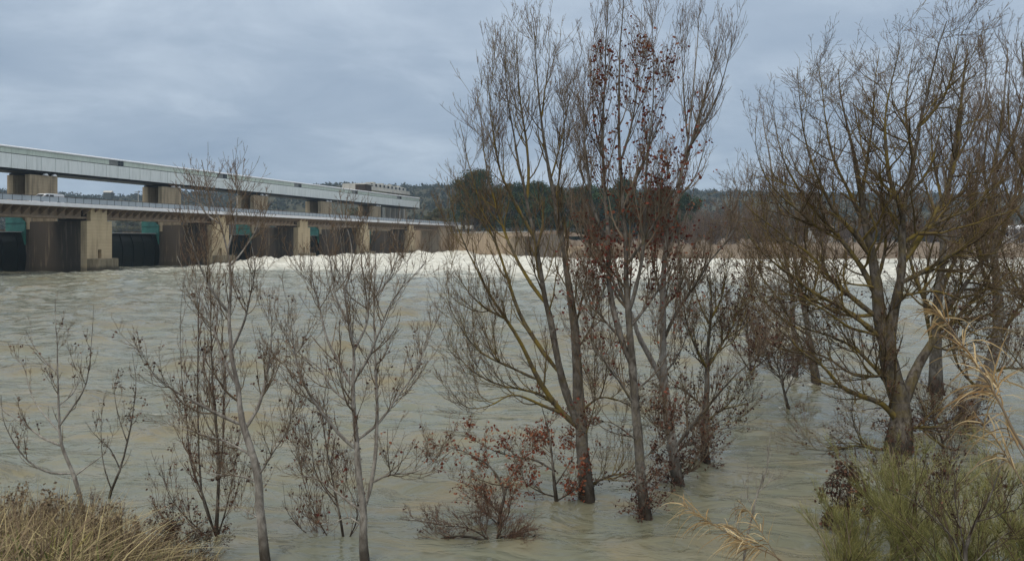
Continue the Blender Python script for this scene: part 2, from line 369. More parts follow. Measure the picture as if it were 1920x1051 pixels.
col = m.mix(m.ramp(silt, [(.40, (0, 0, 0)), (.68, (1, 1, 1))]), (.152, .160, .116), (.215, .185, .115))
col = m.mix(m.math('MULTIPLY', m.ramp(silt2, [(.35, (0, 0, 0)), (.7, (1, 1, 1))]), .45), col, (.135, .13, .088))
col = m.mix(m.math('MULTIPLY', m.ramp(big, [(.4, (0, 0, 0)), (.62, (1, 1, 1))]), .35), col, (.17, .18, .135))
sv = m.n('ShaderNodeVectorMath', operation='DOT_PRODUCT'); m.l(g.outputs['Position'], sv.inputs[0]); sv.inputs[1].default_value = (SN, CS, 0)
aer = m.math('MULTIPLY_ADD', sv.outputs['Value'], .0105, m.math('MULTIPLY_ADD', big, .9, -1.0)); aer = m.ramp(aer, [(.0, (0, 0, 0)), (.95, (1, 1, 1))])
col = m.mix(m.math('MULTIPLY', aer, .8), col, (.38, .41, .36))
sa = m.n('ShaderNodeAttribute'); sa.attribute_name = 'silt'; col = m.mix(m.math('MULTIPLY', sa.outputs['Fac'], .6), col, (.155, .125, .065))
fa = m.n('ShaderNodeAttribute'); fa.attribute_name = 'foam'
fn = pn((1, 1.8, 1), .55, 8, .72, 1.0); fn2 = pn((1, 3.0, 1), .12, 5, .6, .6)
f1 = m.math('ADD', m.math('MULTIPLY', fa.outputs['Fac'], 1.25), m.math('MULTIPLY', m.math('SUBTRACT', fn, .5), 1.7))
f1 = m.math('ADD', f1, m.math('MULTIPLY', m.math('SUBTRACT', fn2, .5), 1.5))
fm = m.ramp(f1, [(.26, (0, 0, 0)), (.78, (1, 1, 1))])
# stray flecks of foam further down the river
fl = pn((1, 4.5, 1), .85, 9, .78, 1.6); flm = m.ramp(fl, [(.725, (0, 0, 0)), (.76, (1, 1, 1))])
fm = m.math('MAXIMUM', fm, m.math('MULTIPLY', flm, .7))
fcol = m.mix(m.ramp(pn((1, 1.6, 1), .42, 8, .75, .8), [(.38, (0, 0, 0)), (.66, (1, 1, 1))]), (.42, .41, .35), (.86, .86, .80))
m.color(m.mix(fm, col, fcol))
m.l(m.math('ADD', m.math('MULTIPLY', fm, .7), .09), m.b.inputs['Roughness'])
m.b.inputs['IOR'].default_value = 1.33
bh = m.math('ADD', m.math('MULTIPLY', pn((1, 1.7, 1), 2.2, 4, .5, 1.2), .16), m.math('MULTIPLY', pn((1, 2.1, 1), .50, 4, .5, 1.0), 2.6))
bh = m.math('ADD', bh, m.math('MULTIPLY', fm, m.math('MULTIPLY', pn((1, 1, 1), .8, 8, .75), 5.0)))
m.bump(bh, .62, .16); M['water'] = m.m
def sub_mesh(name, mask):
    f = FQ[mask]; used = np.unique(f); rem = -np.ones(len(V), int); rem[used] = np.arange(len(used))
    me = mesh_np(name, V[used], [rem[f]], M['water'], smooth_=True)
    a = me.attributes.new('foam', 'FLOAT', 'POINT'); a.data.foreach_set('value', fo_v[used].astype(np.float32))
    a = me.attributes.new('silt', 'FLOAT', 'POINT'); a.data.foreach_set('value', silt_v[used].astype(np.float32)); return me
link('river_water', sub_mesh('river_water', ~white), kind='structure')
ww = link('white_water', sub_mesh('white_water', white), kind='stuff')
ww['label'] = 'churning white water spreading downstream of the open dam gates'; ww['category'] = 'white water'

# ---------------------------------------------------------------- terrain of the far bank and hills
def px_r(px): return (px-CX)/F
shore_px = [-3000, 0, 600, 760, 838, 860, 1000, 1100, 1450, 1920, 2600, 4600]
shore_y = [420, 420, 420, 360, 322, 300, 262, 226, 226, 236, 250, 300]
bank_z = [9, 10, 11, 10.5, 10.3, 10.2, 9.0, 5.2, 5.0, 5.0, 5.0, 5]
crest_px = [-3000, -400, 0, 110, 190, 270, 450, 560, 640, 700, 800, 860, 1000, 1300, 1430, 1600, 1920, 2600, 4600]
crest_y = [362, 362, 366, 370, 379, 374, 369, 361, 354, 359, 357, 356, 360, 367, 368, 371, 374, 370, 370]
def ground_z(x, y):
    r = x/y; px = CX+F*r
    y0 = np.interp(px, shore_px, shore_y); zb = np.interp(px, shore_px, bank_z); zc_ = CAMZ+(HZ-np.interp(px, crest_px, crest_y))/F*1200
    t = y-y0
    z = -1.5+(zb+1.5)*smooth(0, 9, t)
    k = smooth(420, 1200, y)**1.1
    z = z+(zc_-zb)*k*smooth(5, 120, t)
    z = z+smooth(30, 200, t)*(fbm(x*.012, y*.012, 4)*7)*(.3+.7*k)+smooth(1, 10, t)*.5*fbm(x*.1, y*.1, 3)
    z = z-smooth(1250, 2600, y)*30
    return z
tr_ = np.concatenate([np.linspace(-2.2, -.9, 40)[:-1], np.linspace(-.9, .9, 300), np.linspace(.9, 2.2, 40)[1:]])
tt = np.concatenate([[-3, 0, 1.5, 3, 5, 7, 9, 12, 16, 22], 22*np.exp(np.linspace(.08, math.log(2400/22), 120))])
y0 = np.interp(CX+F*tr_, shore_px, shore_y); TY = y0[None, :]+tt[:, None]; TX = TY*tr_[None, :]; TZ = ground_z(TX, TY); TZ[0] = -3
ti, tj = TX.shape; idx = np.arange(ti*tj).reshape(ti, tj)
FT = np.stack([idx[:-1, :-1], idx[:-1, 1:], idx[1:, 1:], idx[1:, :-1]], -1).reshape(-1, 4)
link('far_bank_terrain', mesh_np('far_bank_terrain', np.stack([TX, TY, TZ], -1).reshape(-1, 3), [FT], M['hill'], smooth_=True), kind='structure')

def tufts(C, size, tall=1.0, tint=None, k=1):
    """many small crossed leaf faces around centres C (n,3)"""
    n = len(C); size = np.broadcast_to(size, (n,))
    u = R.normal(size=(n, 3)); u /= np.linalg.norm(u, axis=1)[:, None]
    v = np.cross(u, R.normal(size=(n, 3))); v /= np.linalg.norm(v, axis=1)[:, None]
    v = v*tall
    q = np.stack([C-u*size[:, None]*.5, C+v*size[:, None]*.42, C+u*size[:, None]*.5, C-v*size[:, None]*.42], 1)
    tint = R.random(n) if tint is None else tint
    return q.reshape(-1, 3), np.arange(4*n).reshape(n, 4), np.repeat(tint, 4)

# distant wood that clothes the hills (uncountable)
nf = 19000
ry = 380+ (R.random(nf)**.8)*1000; rr = R.uniform(-1.0, 1.0, nf); fx = ry*rr
keep = (fbm(fx*.008, ry*.008, 3) > -.12) | (ry > 950); keep &= ry > np.interp(CX+F*rr, shore_px, shore_y)+60; fx, ry = fx[keep], ry[keep]
gz = ground_z(fx, ry); hgt = R.uniform(2.0, 6.5, len(fx)); base = R.random(len(fx))
Cs, Ss, Ts = [], [], []
for k in range(9):
    o = R.normal(size=(len(fx), 3))*np.array([.32, .32, .26]); cc = np.stack([fx, ry, gz+hgt*.5], 1)+o*hgt[:, None]*1.15
    Cs.append(cc); Ss.append(hgt*.62); Ts.append(np.clip(base*.7+.15*o[:, 2]+R.random(len(fx))*.3, 0, 1))
vv, ff, t3 = tufts(np.concatenate(Cs), np.concatenate(Ss), 1, np.concatenate(Ts))
hw = link('hill_woodland', mesh_np('hill_woodland', vv, [ff], M['wood'], t3), kind='stuff')
hw['label'] = 'scrub and woodland covering the hills behind the dam'; hw['category'] = 'woodland'

# ---------------------------------------------------------------- vectorised branch growth
def unit(a): return a/np.maximum(np.linalg.norm(a, axis=-1, keepdims=True), 1e-9)
def smoothline(pts, n):
    pts = np.asarray(pts, float); k = len(pts)
    seg = np.concatenate([[0], np.cumsum(np.linalg.norm(np.diff(pts, axis=0), axis=1))]); t = np.linspace(0, seg[-1], n)
    m_ = np.gradient(pts, seg, axis=0) if k > 2 else np.repeat((pts[1:]-pts[:1])/seg[-1], 2, 0)
    i = np.clip(np.searchsorted(seg, t, side='right')-1, 0, k-2); h = (seg[i+1]-seg[i])[:, None]; u = ((t-seg[i])[:, None])/h
    return (2*u**3-3*u**2+1)*pts[i]+(u**3-2*u**2+u)*h*m_[i]+(-2*u**3+3*u**2)*pts[i+1]+(u**3-u**2)*h*m_[i+1]
def grow(pts, rad, k, t0, t1, ang, length, steps, trop=.15, wob=.12, rfac=.55, rmin=.002, taper=.35, tippow=0.6, flat=1.0):
    """pts (N,P,3) -> children (N*k,steps+1,3)"""
    n, p, _ = pts.shape
    t = t0+(t1-t0)*R.random((n, k)); f = t*(p-1); i = np.minimum(f.astype(int), p-2); u = (f-i)[..., None]
    a = np.take_along_axis(pts, i[..., None], 1); b = np.take_along_axis(pts, (i+1)[..., None], 1)
    o = a*(1-u)+b*u; tan = unit(b-a); r_ = np.take_along_axis(rad, i, 1)*(1-u[..., 0])+np.take_along_axis(rad, i+1, 1)*u[..., 0]
    rnd = R.normal(size=o.shape)*np.array([1, flat, 1]); perp = unit(rnd-(rnd*tan).sum(-1, keepdims=True)*tan)
    an = np.radians(R.uniform(*ang, size=(n, k)))[..., None]
    d = unit(tan*np.cos(an)+perp*np.sin(an))
    if callable(length): ln = length(n, k, t)
    else: ln = R.uniform(*length, size=(n, k))*(1-tippow*t*.8)
    st = (ln/steps)[..., None]
    out = [o]; q = o
    for s in range(steps):
        d = unit(d+np.array([0, 0, trop])+R.normal(size=d.shape)*wob)
        q = q+d*st; out.append(q)
    PP = np.stack(out, 2).reshape(n*k, steps+1, 3)
    r0 = np.maximum(np.minimum(r_*rfac, ln*.02+.001), rmin).reshape(-1)
    RR_ = r0[:, None]*np.linspace(1, taper, steps+1)[None]
    RR_ = np.maximum(RR_, rmin*.8)
    pl = np.linalg.norm(np.diff(pts, axis=1), axis=2).sum(1); ref = np.percentile(pl, 70)
    keep = R.random((n, k)) < np.clip(pl/ref, .12, 1)[:, None]; keep = keep.reshape(-1)
    if keep.sum() < 2: keep[:] = True
    return PP[keep], RR_[keep]
def tube_arrays(pts, rad, sides, off=0, tint=None, cap=False):
    n, p, _ = pts.shape
    tan = unit(np.gradient(pts, axis=1)); ref = np.where(np.abs(tan[..., 2:3]) > .9, np.array([1., 0, 0]), np.array([0, 0, 1.]))
    ref = np.broadcast_to(ref[:, :1], tan.shape); a = unit(np.cross(tan, ref)); b = np.cross(tan, a)
    th = np.arange(sides)*2*math.pi/sides
    v = pts[:, :, None]+rad[:, :, None, None]*(a[:, :, None]*np.cos(th)[None, None, :, None]+b[:, :, None]*np.sin(th)[None, None, :, None])
    ix = np.arange(n*p*sides).reshape(n, p, sides)+off; nx = np.roll(ix, -1, axis=2)
    f = np.stack([ix[:, :-1], ix[:, 1:], nx[:, 1:], nx[:, :-1]], -1).reshape(-1, 4)
    if tint is None: tint = R.random(n)
    tv = np.repeat(tint, p*sides)
    return v.reshape(-1, 3), f, tv
def spike_arrays(pts, rad, tint=None):
    """three-sided pointed twig per (root, tip)"""
    a, b = pts[:, 0], pts[:, -1]; n = len(a); t = unit(b-a); u = unit(np.cross(t, R.normal(size=t.shape))); w_ = np.cross(t, u); r_ = rad[:, :1]
    v = np.stack([a+u*r_, a+(-.5*u+.866*w_)*r_, a+(-.5*u-.866*w_)*r_, b], 1).reshape(-1, 3); i = np.arange(n)*4
    f = np.concatenate([np.stack([i, i+1, i+3], 1), np.stack([i+1, i+2, i+3], 1), np.stack([i+2, i, i+3], 1)])
    return v, f, np.repeat(R.random(n) if tint is None else tint, 4)
def join(parts):
    V_, F_, T_ = [], [], []; off = 0
    for v, f, t in parts: V_.append(v); F_.append(f+off); T_.append(t); off += len(v)
    return np.concatenate(V_), np.concatenate(F_), np.concatenate(T_)
def leaf_arrays(pos, size, tint=None, droop=True):
    n = len(pos); s = R.uniform(size[0], size[1], n)[:, None]
    a = R.normal(size=(n, 3)); a[:, 2] = a[:, 2]*.5-(.6 if droop else 0); a = unit(a); b = unit(np.cross(a, R.normal(size=(n, 3)))); c = np.cross(a, b)
    root = pos; mid = pos+a*s*.5; tip = pos+a*s+c*s*.15
    l = mid+b*s*.36+c*s*.2*R.uniform(-1, 1.6, (n, 1)); r_ = mid-b*s*.36+c*s*.2*R.uniform(-1, 1.6, (n, 1))
    v = np.stack([root, l, tip, r_], 1).reshape(-1, 3); i = np.arange(n)*4
    f = np.concatenate([np.stack([i, i+1, i+2], 1), np.stack([i, i+2, i+3], 1)])
    return v, f, np.repeat(R.random(n) if tint is None else tint, 4)

def pixline(pix, y0, dy=0.0, n=18, wig=.022, bow=0.0):
    """a stem seen along the given picture points, starting at distance y0 and moving dy deeper"""
    k = len(pix); arr = np.array([P(px, py, y0+dy*(i/(k-1))) for i, (px, py) in enumerate(pix)])
    l = smoothline(arr, n); L_ = np.linalg.norm(l[-1]-l[0]); wv = np.cumsum(R.normal(size=l.shape)*wig*L_/math.sqrt(n), 0)*.35
    wv = wv-np.linspace(0, 1, n)[:, None]*wv[-1]; wv[:, 0] *= .6; wv[0] = 0
    return l+wv
def knots(rad, amt=.10):
    return rad*(1+amt*R.normal(size=rad.shape)*.6)
TREES = []
def tree(name, label, cat, y0, stems, limbs, bark_m='bark_grey', limb_m=None, br_m='branch', tw_m='twig',
         auto=(0, (1, 2)), auto_rng=(.25, .98), ang0=(35, 60), trop=.16, l1=(9, (.5, 1.3)), l2=(8, (.2, .55)), l3=(5, (.05, .18)), leaves=None, group=None, flat=1.0, twr=.0022, l1t=(.12, .98), tangle=0, gnarl=.10):
    """stems/limbs: list of (pixel points, radius at base m, radius at tip m, depth change m). depth in metres"""
    base = P(*stems[0][0][0], y0)
    root = thing(name, label, cat, tuple(base), 0, group)
    def poly(spec, n):
        pix, ra, rb, dy = spec[:4]; yb = y0+(spec[4] if len(spec) > 4 else 0); l = pixline(pix, yb, dy, n)
        ra = ra*.86; rb = rb*.75; rr_ = rb+(ra-rb)*(1-np.linspace(0, 1, n))**1.35
        return l, rr_
    tp, tr2, all_p, all_r = [], [], [], []
    def attach(l, cands):
        """join the lower end of a limb to the nearest point of the wood that is already there"""
        if not cands: return l
        C_ = np.concatenate(cands); a = l[0]; dpx = np.hypot(C_[:, 0]/C_[:, 1]-a[0]/a[1], (C_[:, 2]-CAMZ)/C_[:, 1]-(a[2]-CAMZ)/a[1])*F
        q = C_[np.argmin(dpx)]; off = q-a; n = len(l); l = l+np.array([0, off[1], 0])
        sh_ = l*1.0; sh_[:, 0] = l[:, 0]*1; k = (l[:, 1]/(l[:, 1]-off[1]))
        l[:, 0] *= k; l[:, 2] = CAMZ+(l[:, 2]-CAMZ)*k     # same sight lines at the new distance
        return l+(q-l[0])*np.clip(1-np.arange(n)/6, 0, 1)[:, None]
    def dense(l): return smoothline(l, 80)
    wood = []
    for s_ in stems:
        l, r_ = poly(s_, 26)
        if s_ is not stems[0]: l = attach(l, wood)
        wood.append(dense(l)); r_ = r_*(1+.06*R.normal(size=r_.shape))
        if s_ is not stems[0]: r_[:3] *= np.array([.35, .7, .93])

        if s_ is stems[0]: r_[0] *= 1.28; r_[1] *= 1.1
        tp.append(l); tr2.append(r_)
    parts = [tube_arrays(l[None], r_[None], 12) for l, r_ in zip(tp, tr2)]
    v, f, t = join(parts); link('trunk', mesh_np('trunk', v-base, [f], M[bark_m], t, True), root)
    all_p += [(l[6:] if len(l) > 6 else l, r_[6:]) for l, r_ in zip(tp, tr2)]
    for s_ in limbs:
        l, r_ = poly(s_, 20); l = attach(l, wood); wood.append(dense(l)); r_ = r_*(1+.07*R.normal(size=r_.shape)); r_[:2] *= np.array([.5, .9])
        v, f, t = tube_arrays(l[None], r_[None], 8); link('limb', mesh_np('limb', v-base, [f], M[limb_m or bark_m], t, True), root)
        all_p.append((l, r_))
    S = np.stack([smoothline(l, 20) for l, _ in all_p]); SR = np.stack([np.interp(np.linspace(0, 1, 20), np.linspace(0, 1, len(r_)), r_) for _, r_ in all_p])
    br = []
    if auto[0]:
        A, AR = grow(S, SR, auto[0], auto_rng[0], auto_rng[1], ang0, tuple(q*1.12 for q in auto[1]), 8, trop, gnarl*.9, .6, .005, .3, .80, flat)
        br.append((A, AR, 4)); S8 = np.stack([smoothline(l, 9) for l in S]); SR8 = SR[:, np.linspace(0, 19, 9).astype(int)]
        S2 = np.concatenate([S8, A]); R2 = np.concatenate([SR8, AR])
    else: S2, R2 = S, SR
    B, BR = grow(S2, R2, int(l1[0]*1.22), l1t[0], l1t[1], (22, 48), tuple(q*1.3 for q in l1[1]), 5, trop*1.1, gnarl*.8, .55, twr*1.7, .4, .5, flat)
    br.append((B, BR, 3))
    C1, C1R = grow(B, BR, max(3, l2[0]), .08, 1.0, (25, 58), tuple(q*.72 for q in l2[1]), 2, trop*1.6, gnarl, .7, twr*1.15, .65, .45, flat)
    C2, C2R = grow(C1, C1R, l3[0], .12, 1.0, (25, 60), tuple(q*.75 for q in l3[1]), 1, trop*1.5, .1, .95, twr*1.25, .8, .2)
    parts = [tube_arrays(a, b, c) for a, b, c in br]
    v, f, t = join(parts); link('branches', mesh_np('branches', v-base, [f], M[br_m], t, True), root, kind='stuff')
    v, f, t = tube_arrays(C1, C1R, 3); v2, f2, t2 = spike_arrays(C2, C2R)
    o = link('twigs', mesh_np('twigs', np.concatenate([v, v2])-base, [f, f2+len(v)], M[tw_m], np.concatenate([t, t2])), root, kind='stuff')
    if tangle:   # flood litter and water shoots caught round the foot of the trunk
        q0 = tp[0]; q0 = q0[q0[:, 2] < q0[0, 2]+1.15][:8]; q0 = smoothline(q0 if len(q0) > 2 else tp[0][:4], 8)[None]; qr = np.full((1, 8), .02)
        T1, T1R = grow(q0, qr, tangle, .05, 1, (35, 85), (.35, 1.0), 5, .05, .16, .5, .004, .4, .2); T2, T2R = grow(T1, T1R, 8, .1, 1, (25, 60), (.15, .4), 3, .05, .16, .7, .003, .6, .2)
        lp = np.concatenate([T2[:, -1], T2[:, 1]]); lp = lp[R.integers(0, len(lp), tangle*9)]; v3, f3, t3_ = leaf_arrays(np.repeat(lp, 2, 0)+R.normal(size=(len(lp)*2, 3))*.03, (.04, .08))
        v, f, t = join([tube_arrays(T1, T1R, 4), tube_arrays(T2, T2R, 3)]); link('foot_shoots', mesh_np('foot_shoots', v-base, [f], M['twig_red'], t), root, kind='stuff')
        link('caught_litter', mesh_np('caught_litter', v3-base, [f3], M['leaf_brown'], t3_), root, kind='stuff')
    if leaves:
        for (cnt, mat, zr, size, clump) in leaves:
            cand = np.concatenate([C1[:, -1], C1[:, 1], B[:, 3]])
            if callable(zr): cand = cand[zr(cand)]
            else: cand = cand[(cand[:, 2] > zr[0]) & (cand[:, 2] < zr[1])]
            if len(cand) == 0: continue
            ctr = cand[R.integers(0, len(cand), max(1, cnt//clump))]; pos = np.repeat(ctr, clump, 0)+R.normal(size=(len(ctr)*clump, 3))*size[1]*.45
            v, f, t = leaf_arrays(pos, size); link('dead_leaves', mesh_np('dead_leaves', v-base, [f], M[mat], t), root, kind='stuff')
    TREES.append((label, len(C2)))
    return root
# ---------------------------------------------------------------- the dam: piers, gates, road bridge, gallery
S0, PITCH, NP = 108.66, 34.08, 6
ords = ['first', 'second', 'third', 'fourth', 'fifth', 'sixth']
pier_lab = {0: 'streaked concrete dam pier mostly beyond the left edge of the picture',
            1: 'nearest concrete dam pier with tan front, dark stained and shaded side and low block at its foot',
            2: 'concrete dam pier second from the left, foam just starting at its foot',
            3: 'concrete dam pier third from the left, between the turbulent foam and the bridge',
            4: 'concrete dam pier fourth from the left, standing in white water',
            5: 'concrete dam pier fifth from the left, the last one before the abutment'}
def make_pier():
    t = thing('dam_pier', pier_lab[1], 'dam pier', (*W(S0, D), 0), ROT, 'concrete piers of the dam')
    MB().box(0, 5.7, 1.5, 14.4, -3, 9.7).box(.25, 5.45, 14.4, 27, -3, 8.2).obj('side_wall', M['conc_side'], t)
    f = MB()
    f.box(-.03, 2.45, 0, 1.5, -3, 9.72).box(3.3, 5.73, 0, 1.5, -3, 9.72).box(2.45, 3.3, 0, 1.5, 4.3, 9.72).box(2.45, 3.3, 0, 1.5, -3, 2.62).box(2.45, 3.3, .9, 1.49, 2.62, 4.3)
    f.obj('front_wall', M['conc'], t)
    MB().box(.85, 4.65, .02, 8, 9.722, 12.10).obj('pier_head', M['conc'], t, bevel=.04)
    MB().prism([(-.02, 0), (-.02, -1.4), (.7, -2.3), (5.1, -2.3), (5.72, -1.5), (5.72, 0)], 'z', -3, 2.6).obj('footing_block', M['conc_base'], t, bevel=.05)
    tw = MB().box(0, 6.1, 14.41, 15.7, 8.2, 18.9).box(0, 6.1, 18.8, 20.4, 8.2, 18.9).box(5.2, 6.1, 15.7, 18.8, 8.2, 18.9).box(0.0, 5.2, 15.7, 18.8, 8.2, 9.2)  # far wall added to make the interior behind the opening dark
    tw.obj('tower', M['conc_tower'], t, bevel=.03)
    MB().box(.3, 5.8, 15.1, 20.2, 18.9, 19.25).obj('dark_top_slab', M['black'], t)  # black slab added over the tower to keep its inside dark
    for a in (3.3, 5.2): MB().prism([(a-.45, 18.91), (a+.45, 18.91), (a+.18, 19.3), (a-.18, 19.3)], 'y', 14.0, 14.6).obj('bearing', M['roof'], t)
    return t
pier1 = make_pier()
for k in range(NP):
    if k != 1: copy_thing(pier1, (*W(S0+(k-1)*PITCH, D), 0), ROT, pier_lab[k])
# abutment at the far end
ab = thing('abutment', 'concrete abutment block where the road bridge meets the far bank', 'abutment', (*W(S0+5*PITCH-6, D), 0), ROT)
MB().box(0, 16, -.5, 30, -3, 11.9).obj('block', M['conc_wall'], ab, bevel=.05)
MB().box(-.0, 16, -2.0, -.5, -3, 2.2).obj('footing_block', M['conc_base'], ab, bevel=.05)
# radial gates
gate_lab = ['dark green radial gate in the left-most bay, partly hidden by the frame edge', 'dark green radial gate in the bay right of the nearest pier',
            'dark green radial gate in the third bay from the left, behind bare branches', 'dark green radial gate in the fourth bay, foam pouring past it', 'dark green radial gate in the bay just before the abutment']
def make_gate():
    t = thing('radial_gate', gate_lab[0], 'sluice gate', (*W(S0-PITCH+5.7, D), 0), ROT, 'radial gates between the dam piers')
    span = PITCH-5.7
    prof = []
    for i in range(13):
        a = math.radians(-38+i*5.6); prof.append((15.0+9.5*(1-math.cos(a))-.0, 3.0+9.5*math.sin(a)))
    back = [(p+.45, z) for p, z in prof[::-1]]
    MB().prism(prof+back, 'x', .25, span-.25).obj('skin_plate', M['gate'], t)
    for i in range(9):
        x = .25+(span-.5)*(i+.5)/9
        MB().prism([(p-.22, z) for p, z in prof]+[(p-.01, z) for p, z in prof[::-1]], 'x', x-.09, x+.09).obj('stiffener', M['gate'], t)
    zt = prof[-1][1]
    for i in range(8): MB().box(.3+i*(span-1)/8, .1+(i+1)*(span-1)/8, prof[-1][0]-.9, prof[-1][0]+1.2, zt+.02, zt+.14).obj('walkway_plate', M['steel'], t)
    # tall turquoise side arm against each pier
    for x in (span-.45, .1):
        MB().prism([(15.2, 5.2), (20.2, 5.2), (20.2, 11.0), (17.0, 11.0), (15.2, 9.6)], 'x', x, x+.3).obj('side_arm', M['turq'], t)
        MB().box(x-.12, x, 15.3, 20.1, 7.6, 7.85).box(x-.12, x, 15.3, 20.1, 9.3, 9.45).obj('arm_stiffener', M['turq_line'], t)
    return t
gate0 = make_gate()
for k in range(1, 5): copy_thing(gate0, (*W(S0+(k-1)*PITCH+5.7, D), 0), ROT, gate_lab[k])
# road bridge
br = thing('road_bridge', 'long low road bridge carried on the dam piers with dark brackets under its white edge', 'bridge', (*W(0, D), 0), ROT)
sA, sB = 40.0, S0+5*PITCH-2
MB().box(sA, sB+16, -1.2, 8.2, 12.12, 12.50).obj('deck_slab', M['conc_beam'], br)
MB().box(sA, sB+16, -.7, 7.7, 12.504, 12.56).obj('carriageway', M['asphalt'], br)
MB().prism([(-1.21, 12.10), (-1.34, 12.16), (-1.34, 12.74), (-1.1, 12.80), (-.82, 12.80), (-.82, 12.504), (-1.21, 12.504)], 'x', sA, sB+16).obj('edge_beam', M['edge'], br)
MB().prism([(8.21, 12.10), (8.34, 12.16), (8.34, 12.80), (7.85, 12.80), (7.85, 12.504), (8.21, 12.504)], 'x', sA, sB+16).obj('edge_beam', M['edge'], br)
for k in range(0, 6):
    a = S0+(k-1)*PITCH+4.65 if k else sA; b = S0+k*PITCH+.85 if k < 5 else sB-3
    for p_ in (1.3, 5.3):
        MB().box(a, b, p_, p_+.5, 10.17, 12.11).box(a, b, p_-.35, p_+.85, 10.15, 10.5).obj('main_beam', M['conc_beam'], br)
    MB().box(b-1.0, b-.02, 1.0, 6.9, 9.74, 12.09).obj('beam_end_shadow', M['rib'], br)  # dark colour stands in for the shadow at the beam end
M['bracket'] = plain('bracket_concrete', (.30, .225, .16), .9, .2, .5, .8)
rib_me = MB().prism([(-1.0, 12.11), (-1.0, 11.93), (1.28, 10.62), (1.28, 12.11)], 'x', -.09, .09).mesh('bracket', M['bracket'])
post_me = MB().box(-.04, .04, -1.08, -1.0, 12.80, 13.84).mesh('railing_post', M['post'])
inf_me = MB().box(.06, 1.69, -1.055, -1.035, 12.90, 13.76).mesh('railing_panel', M['infill'])
x = 44.0; i = 0
while x < sB+14:
    if x < sB-4: link('bracket', rib_me, br, (x, 0, 0))
    link('railing_post', post_me, br, (x, 0, 0)); link('railing_panel', inf_me, br, (x, 0, 0)); x += 1.75
MB().box(44, sB+14, -1.10, -.98, 13.82, 13.90).obj('handrail', M['rail_top'], br)
MB().box(44, sB+14, 8.0, 8.1, 13.5, 13.9).obj('handrail', M['rail_top'], br)
pm = MB().box(-.05, .05, 8.0, 8.1, 12.8, 13.5).mesh('far_post', M['post'])
for k in range(50): link('far_railing_post', pm, br, (46+k*4.6, 0, 0))
# two drain spouts and lamp standards are too small to read; thin pale mast beside the second tower
ms_ = thing('mast', 'thin pale mast rising behind the road railing left of the second tower', 'mast', (*W(130, D+9), 0), ROT)
MB().prism([(.09*math.cos(a*math.pi/4), .09*math.sin(a*math.pi/4)) for a in range(8)], 'z', 12.56, 16.6).obj('pole', M['conc_pale'], ms_)
MB().box(-.9, .2, -.1, .1, 16.6, 16.75).obj('arm', M['steel'], ms_)
# gallery over the towers
GP = 133.9; gs0, gs1 = 58.0, 284.0
ga = thing('gallery', 'long pale clad gallery raised on the towers, running above the road bridge', 'gallery', (*W(0, GP), 0), ROT)
MB().box(gs0, gs1, .12, 6.2, 19.75, 22.42).box(gs0, gs1, .36, 6.1, 22.421, 23.62).obj('core', M['joint'], ga)
MB().box(gs0, gs1-.3, .5, 5.9, 19.28, 19.74).obj('soffit_beam', M['black'], ga)
pw = 3.1; xs = []
tow = [S0+(k-1)*PITCH for k in range(0, 7)]
xx = gs0
while xx < gs1-.3:
    xs.append(xx); near = [t_ for t_ in tow if t_+2.2 > xx-.1 and t_+2.2 < xx+pw]
    xx += pw
extra = [t_+1.1 for t_ in tow if gs0 < t_ < gs1]
cuts = sorted(set([round(v, 2) for v in xs+[gs1]]+[round(v, 2) for v in extra]))
for a, b in zip(cuts[:-1], cuts[1:]):
    if b-a < .3: continue
    MB().box(a+.035, b-.035, 0, .11, 19.75, 22.42).obj('cladding_panel', M['panel'], ga)
MB().box(gs0, gs1, .03, .115, 22.43, 22.56).obj('joint_strip', M['joint'], ga)
win = [129.7+34.2*(k-1)-.0 for k in range(0, 6)]
xx = gs0
bands = []
cur = gs0
for wv in win+[9999]:
    a, b = wv-2.6, wv+1.3
    e_ = min(a, gs1)
    m0 = cur
    while m0 < e_-.05:
        m1 = min(m0+5.6, e_)
        MB().box(m0+.02, m1-.02, .2, .34, 22.57, 23.62).obj('upper_panel', M['band'], ga); m0 = m1
    if a < gs1:
        MB().box(a+.02, wv-.25, .24, .34, 22.57, 23.62).obj('louvre_panel', M['grey_panel'], ga)
        wf_ = MB().box(wv-.2, b, .28, .34, 22.57, 23.62).obj('window', M['glass_dark'], ga)
        MB().box(wv+.5, wv+.56, .22, .279, 22.57, 23.62).box(wv-.2, b, .22, .279, 23.05, 23.1).obj('window_bar', M['grey_panel'], wf_)
        cur = b
    if wv > gs1: break
MB().prism([(-.05, 23.63), (-.05, 23.86), (.3, 24.0), (5.9, 24.0), (6.3, 23.8), (6.3, 23.63)], 'x', gs0, gs1+.2).obj('roof', M['roof'], ga)
# control building at the far end
cbt = thing('control_building', 'pale concrete control building with overhanging parapet floor at the far end of the gallery', 'building', (*W(250, 143), 0), ROT)
MB().box(8, 40, 0, 12, 26.2, 28.5).obj('upper_floor', M['conc_pale'], cbt, bevel=.05)
MB().box(6.6, 41.4, -1.3, 13, 25.7, 26.19).obj('balcony_slab', M['conc_pale'], cbt, bevel=.05)
for k in range(12): MB().box(6.8+k*2.9, 8.8+k*2.9, -1.25, -1.0, 26.2, 27.1).obj('parapet_panel', M['conc_pale'], cbt)
for k in range(9): MB().box(9.3+k*3.4, 10.5+k*3.4, -.06, -.003, 27.4, 28.4).obj('window', M['glass_dark'], cbt)
for k in range(9): MB().box(8.4+k*3.6, 10.1+k*3.6, .4, 2, 28.5, 28.8+.35*(k % 2)).obj('roof_coping', M['conc_pale'], cbt)
for k in range(5): MB().box(22+k*4.2, 23.2+k*4.2, .6, 1.8, 12, 25.69).obj('column', M['conc_pale'], cbt)
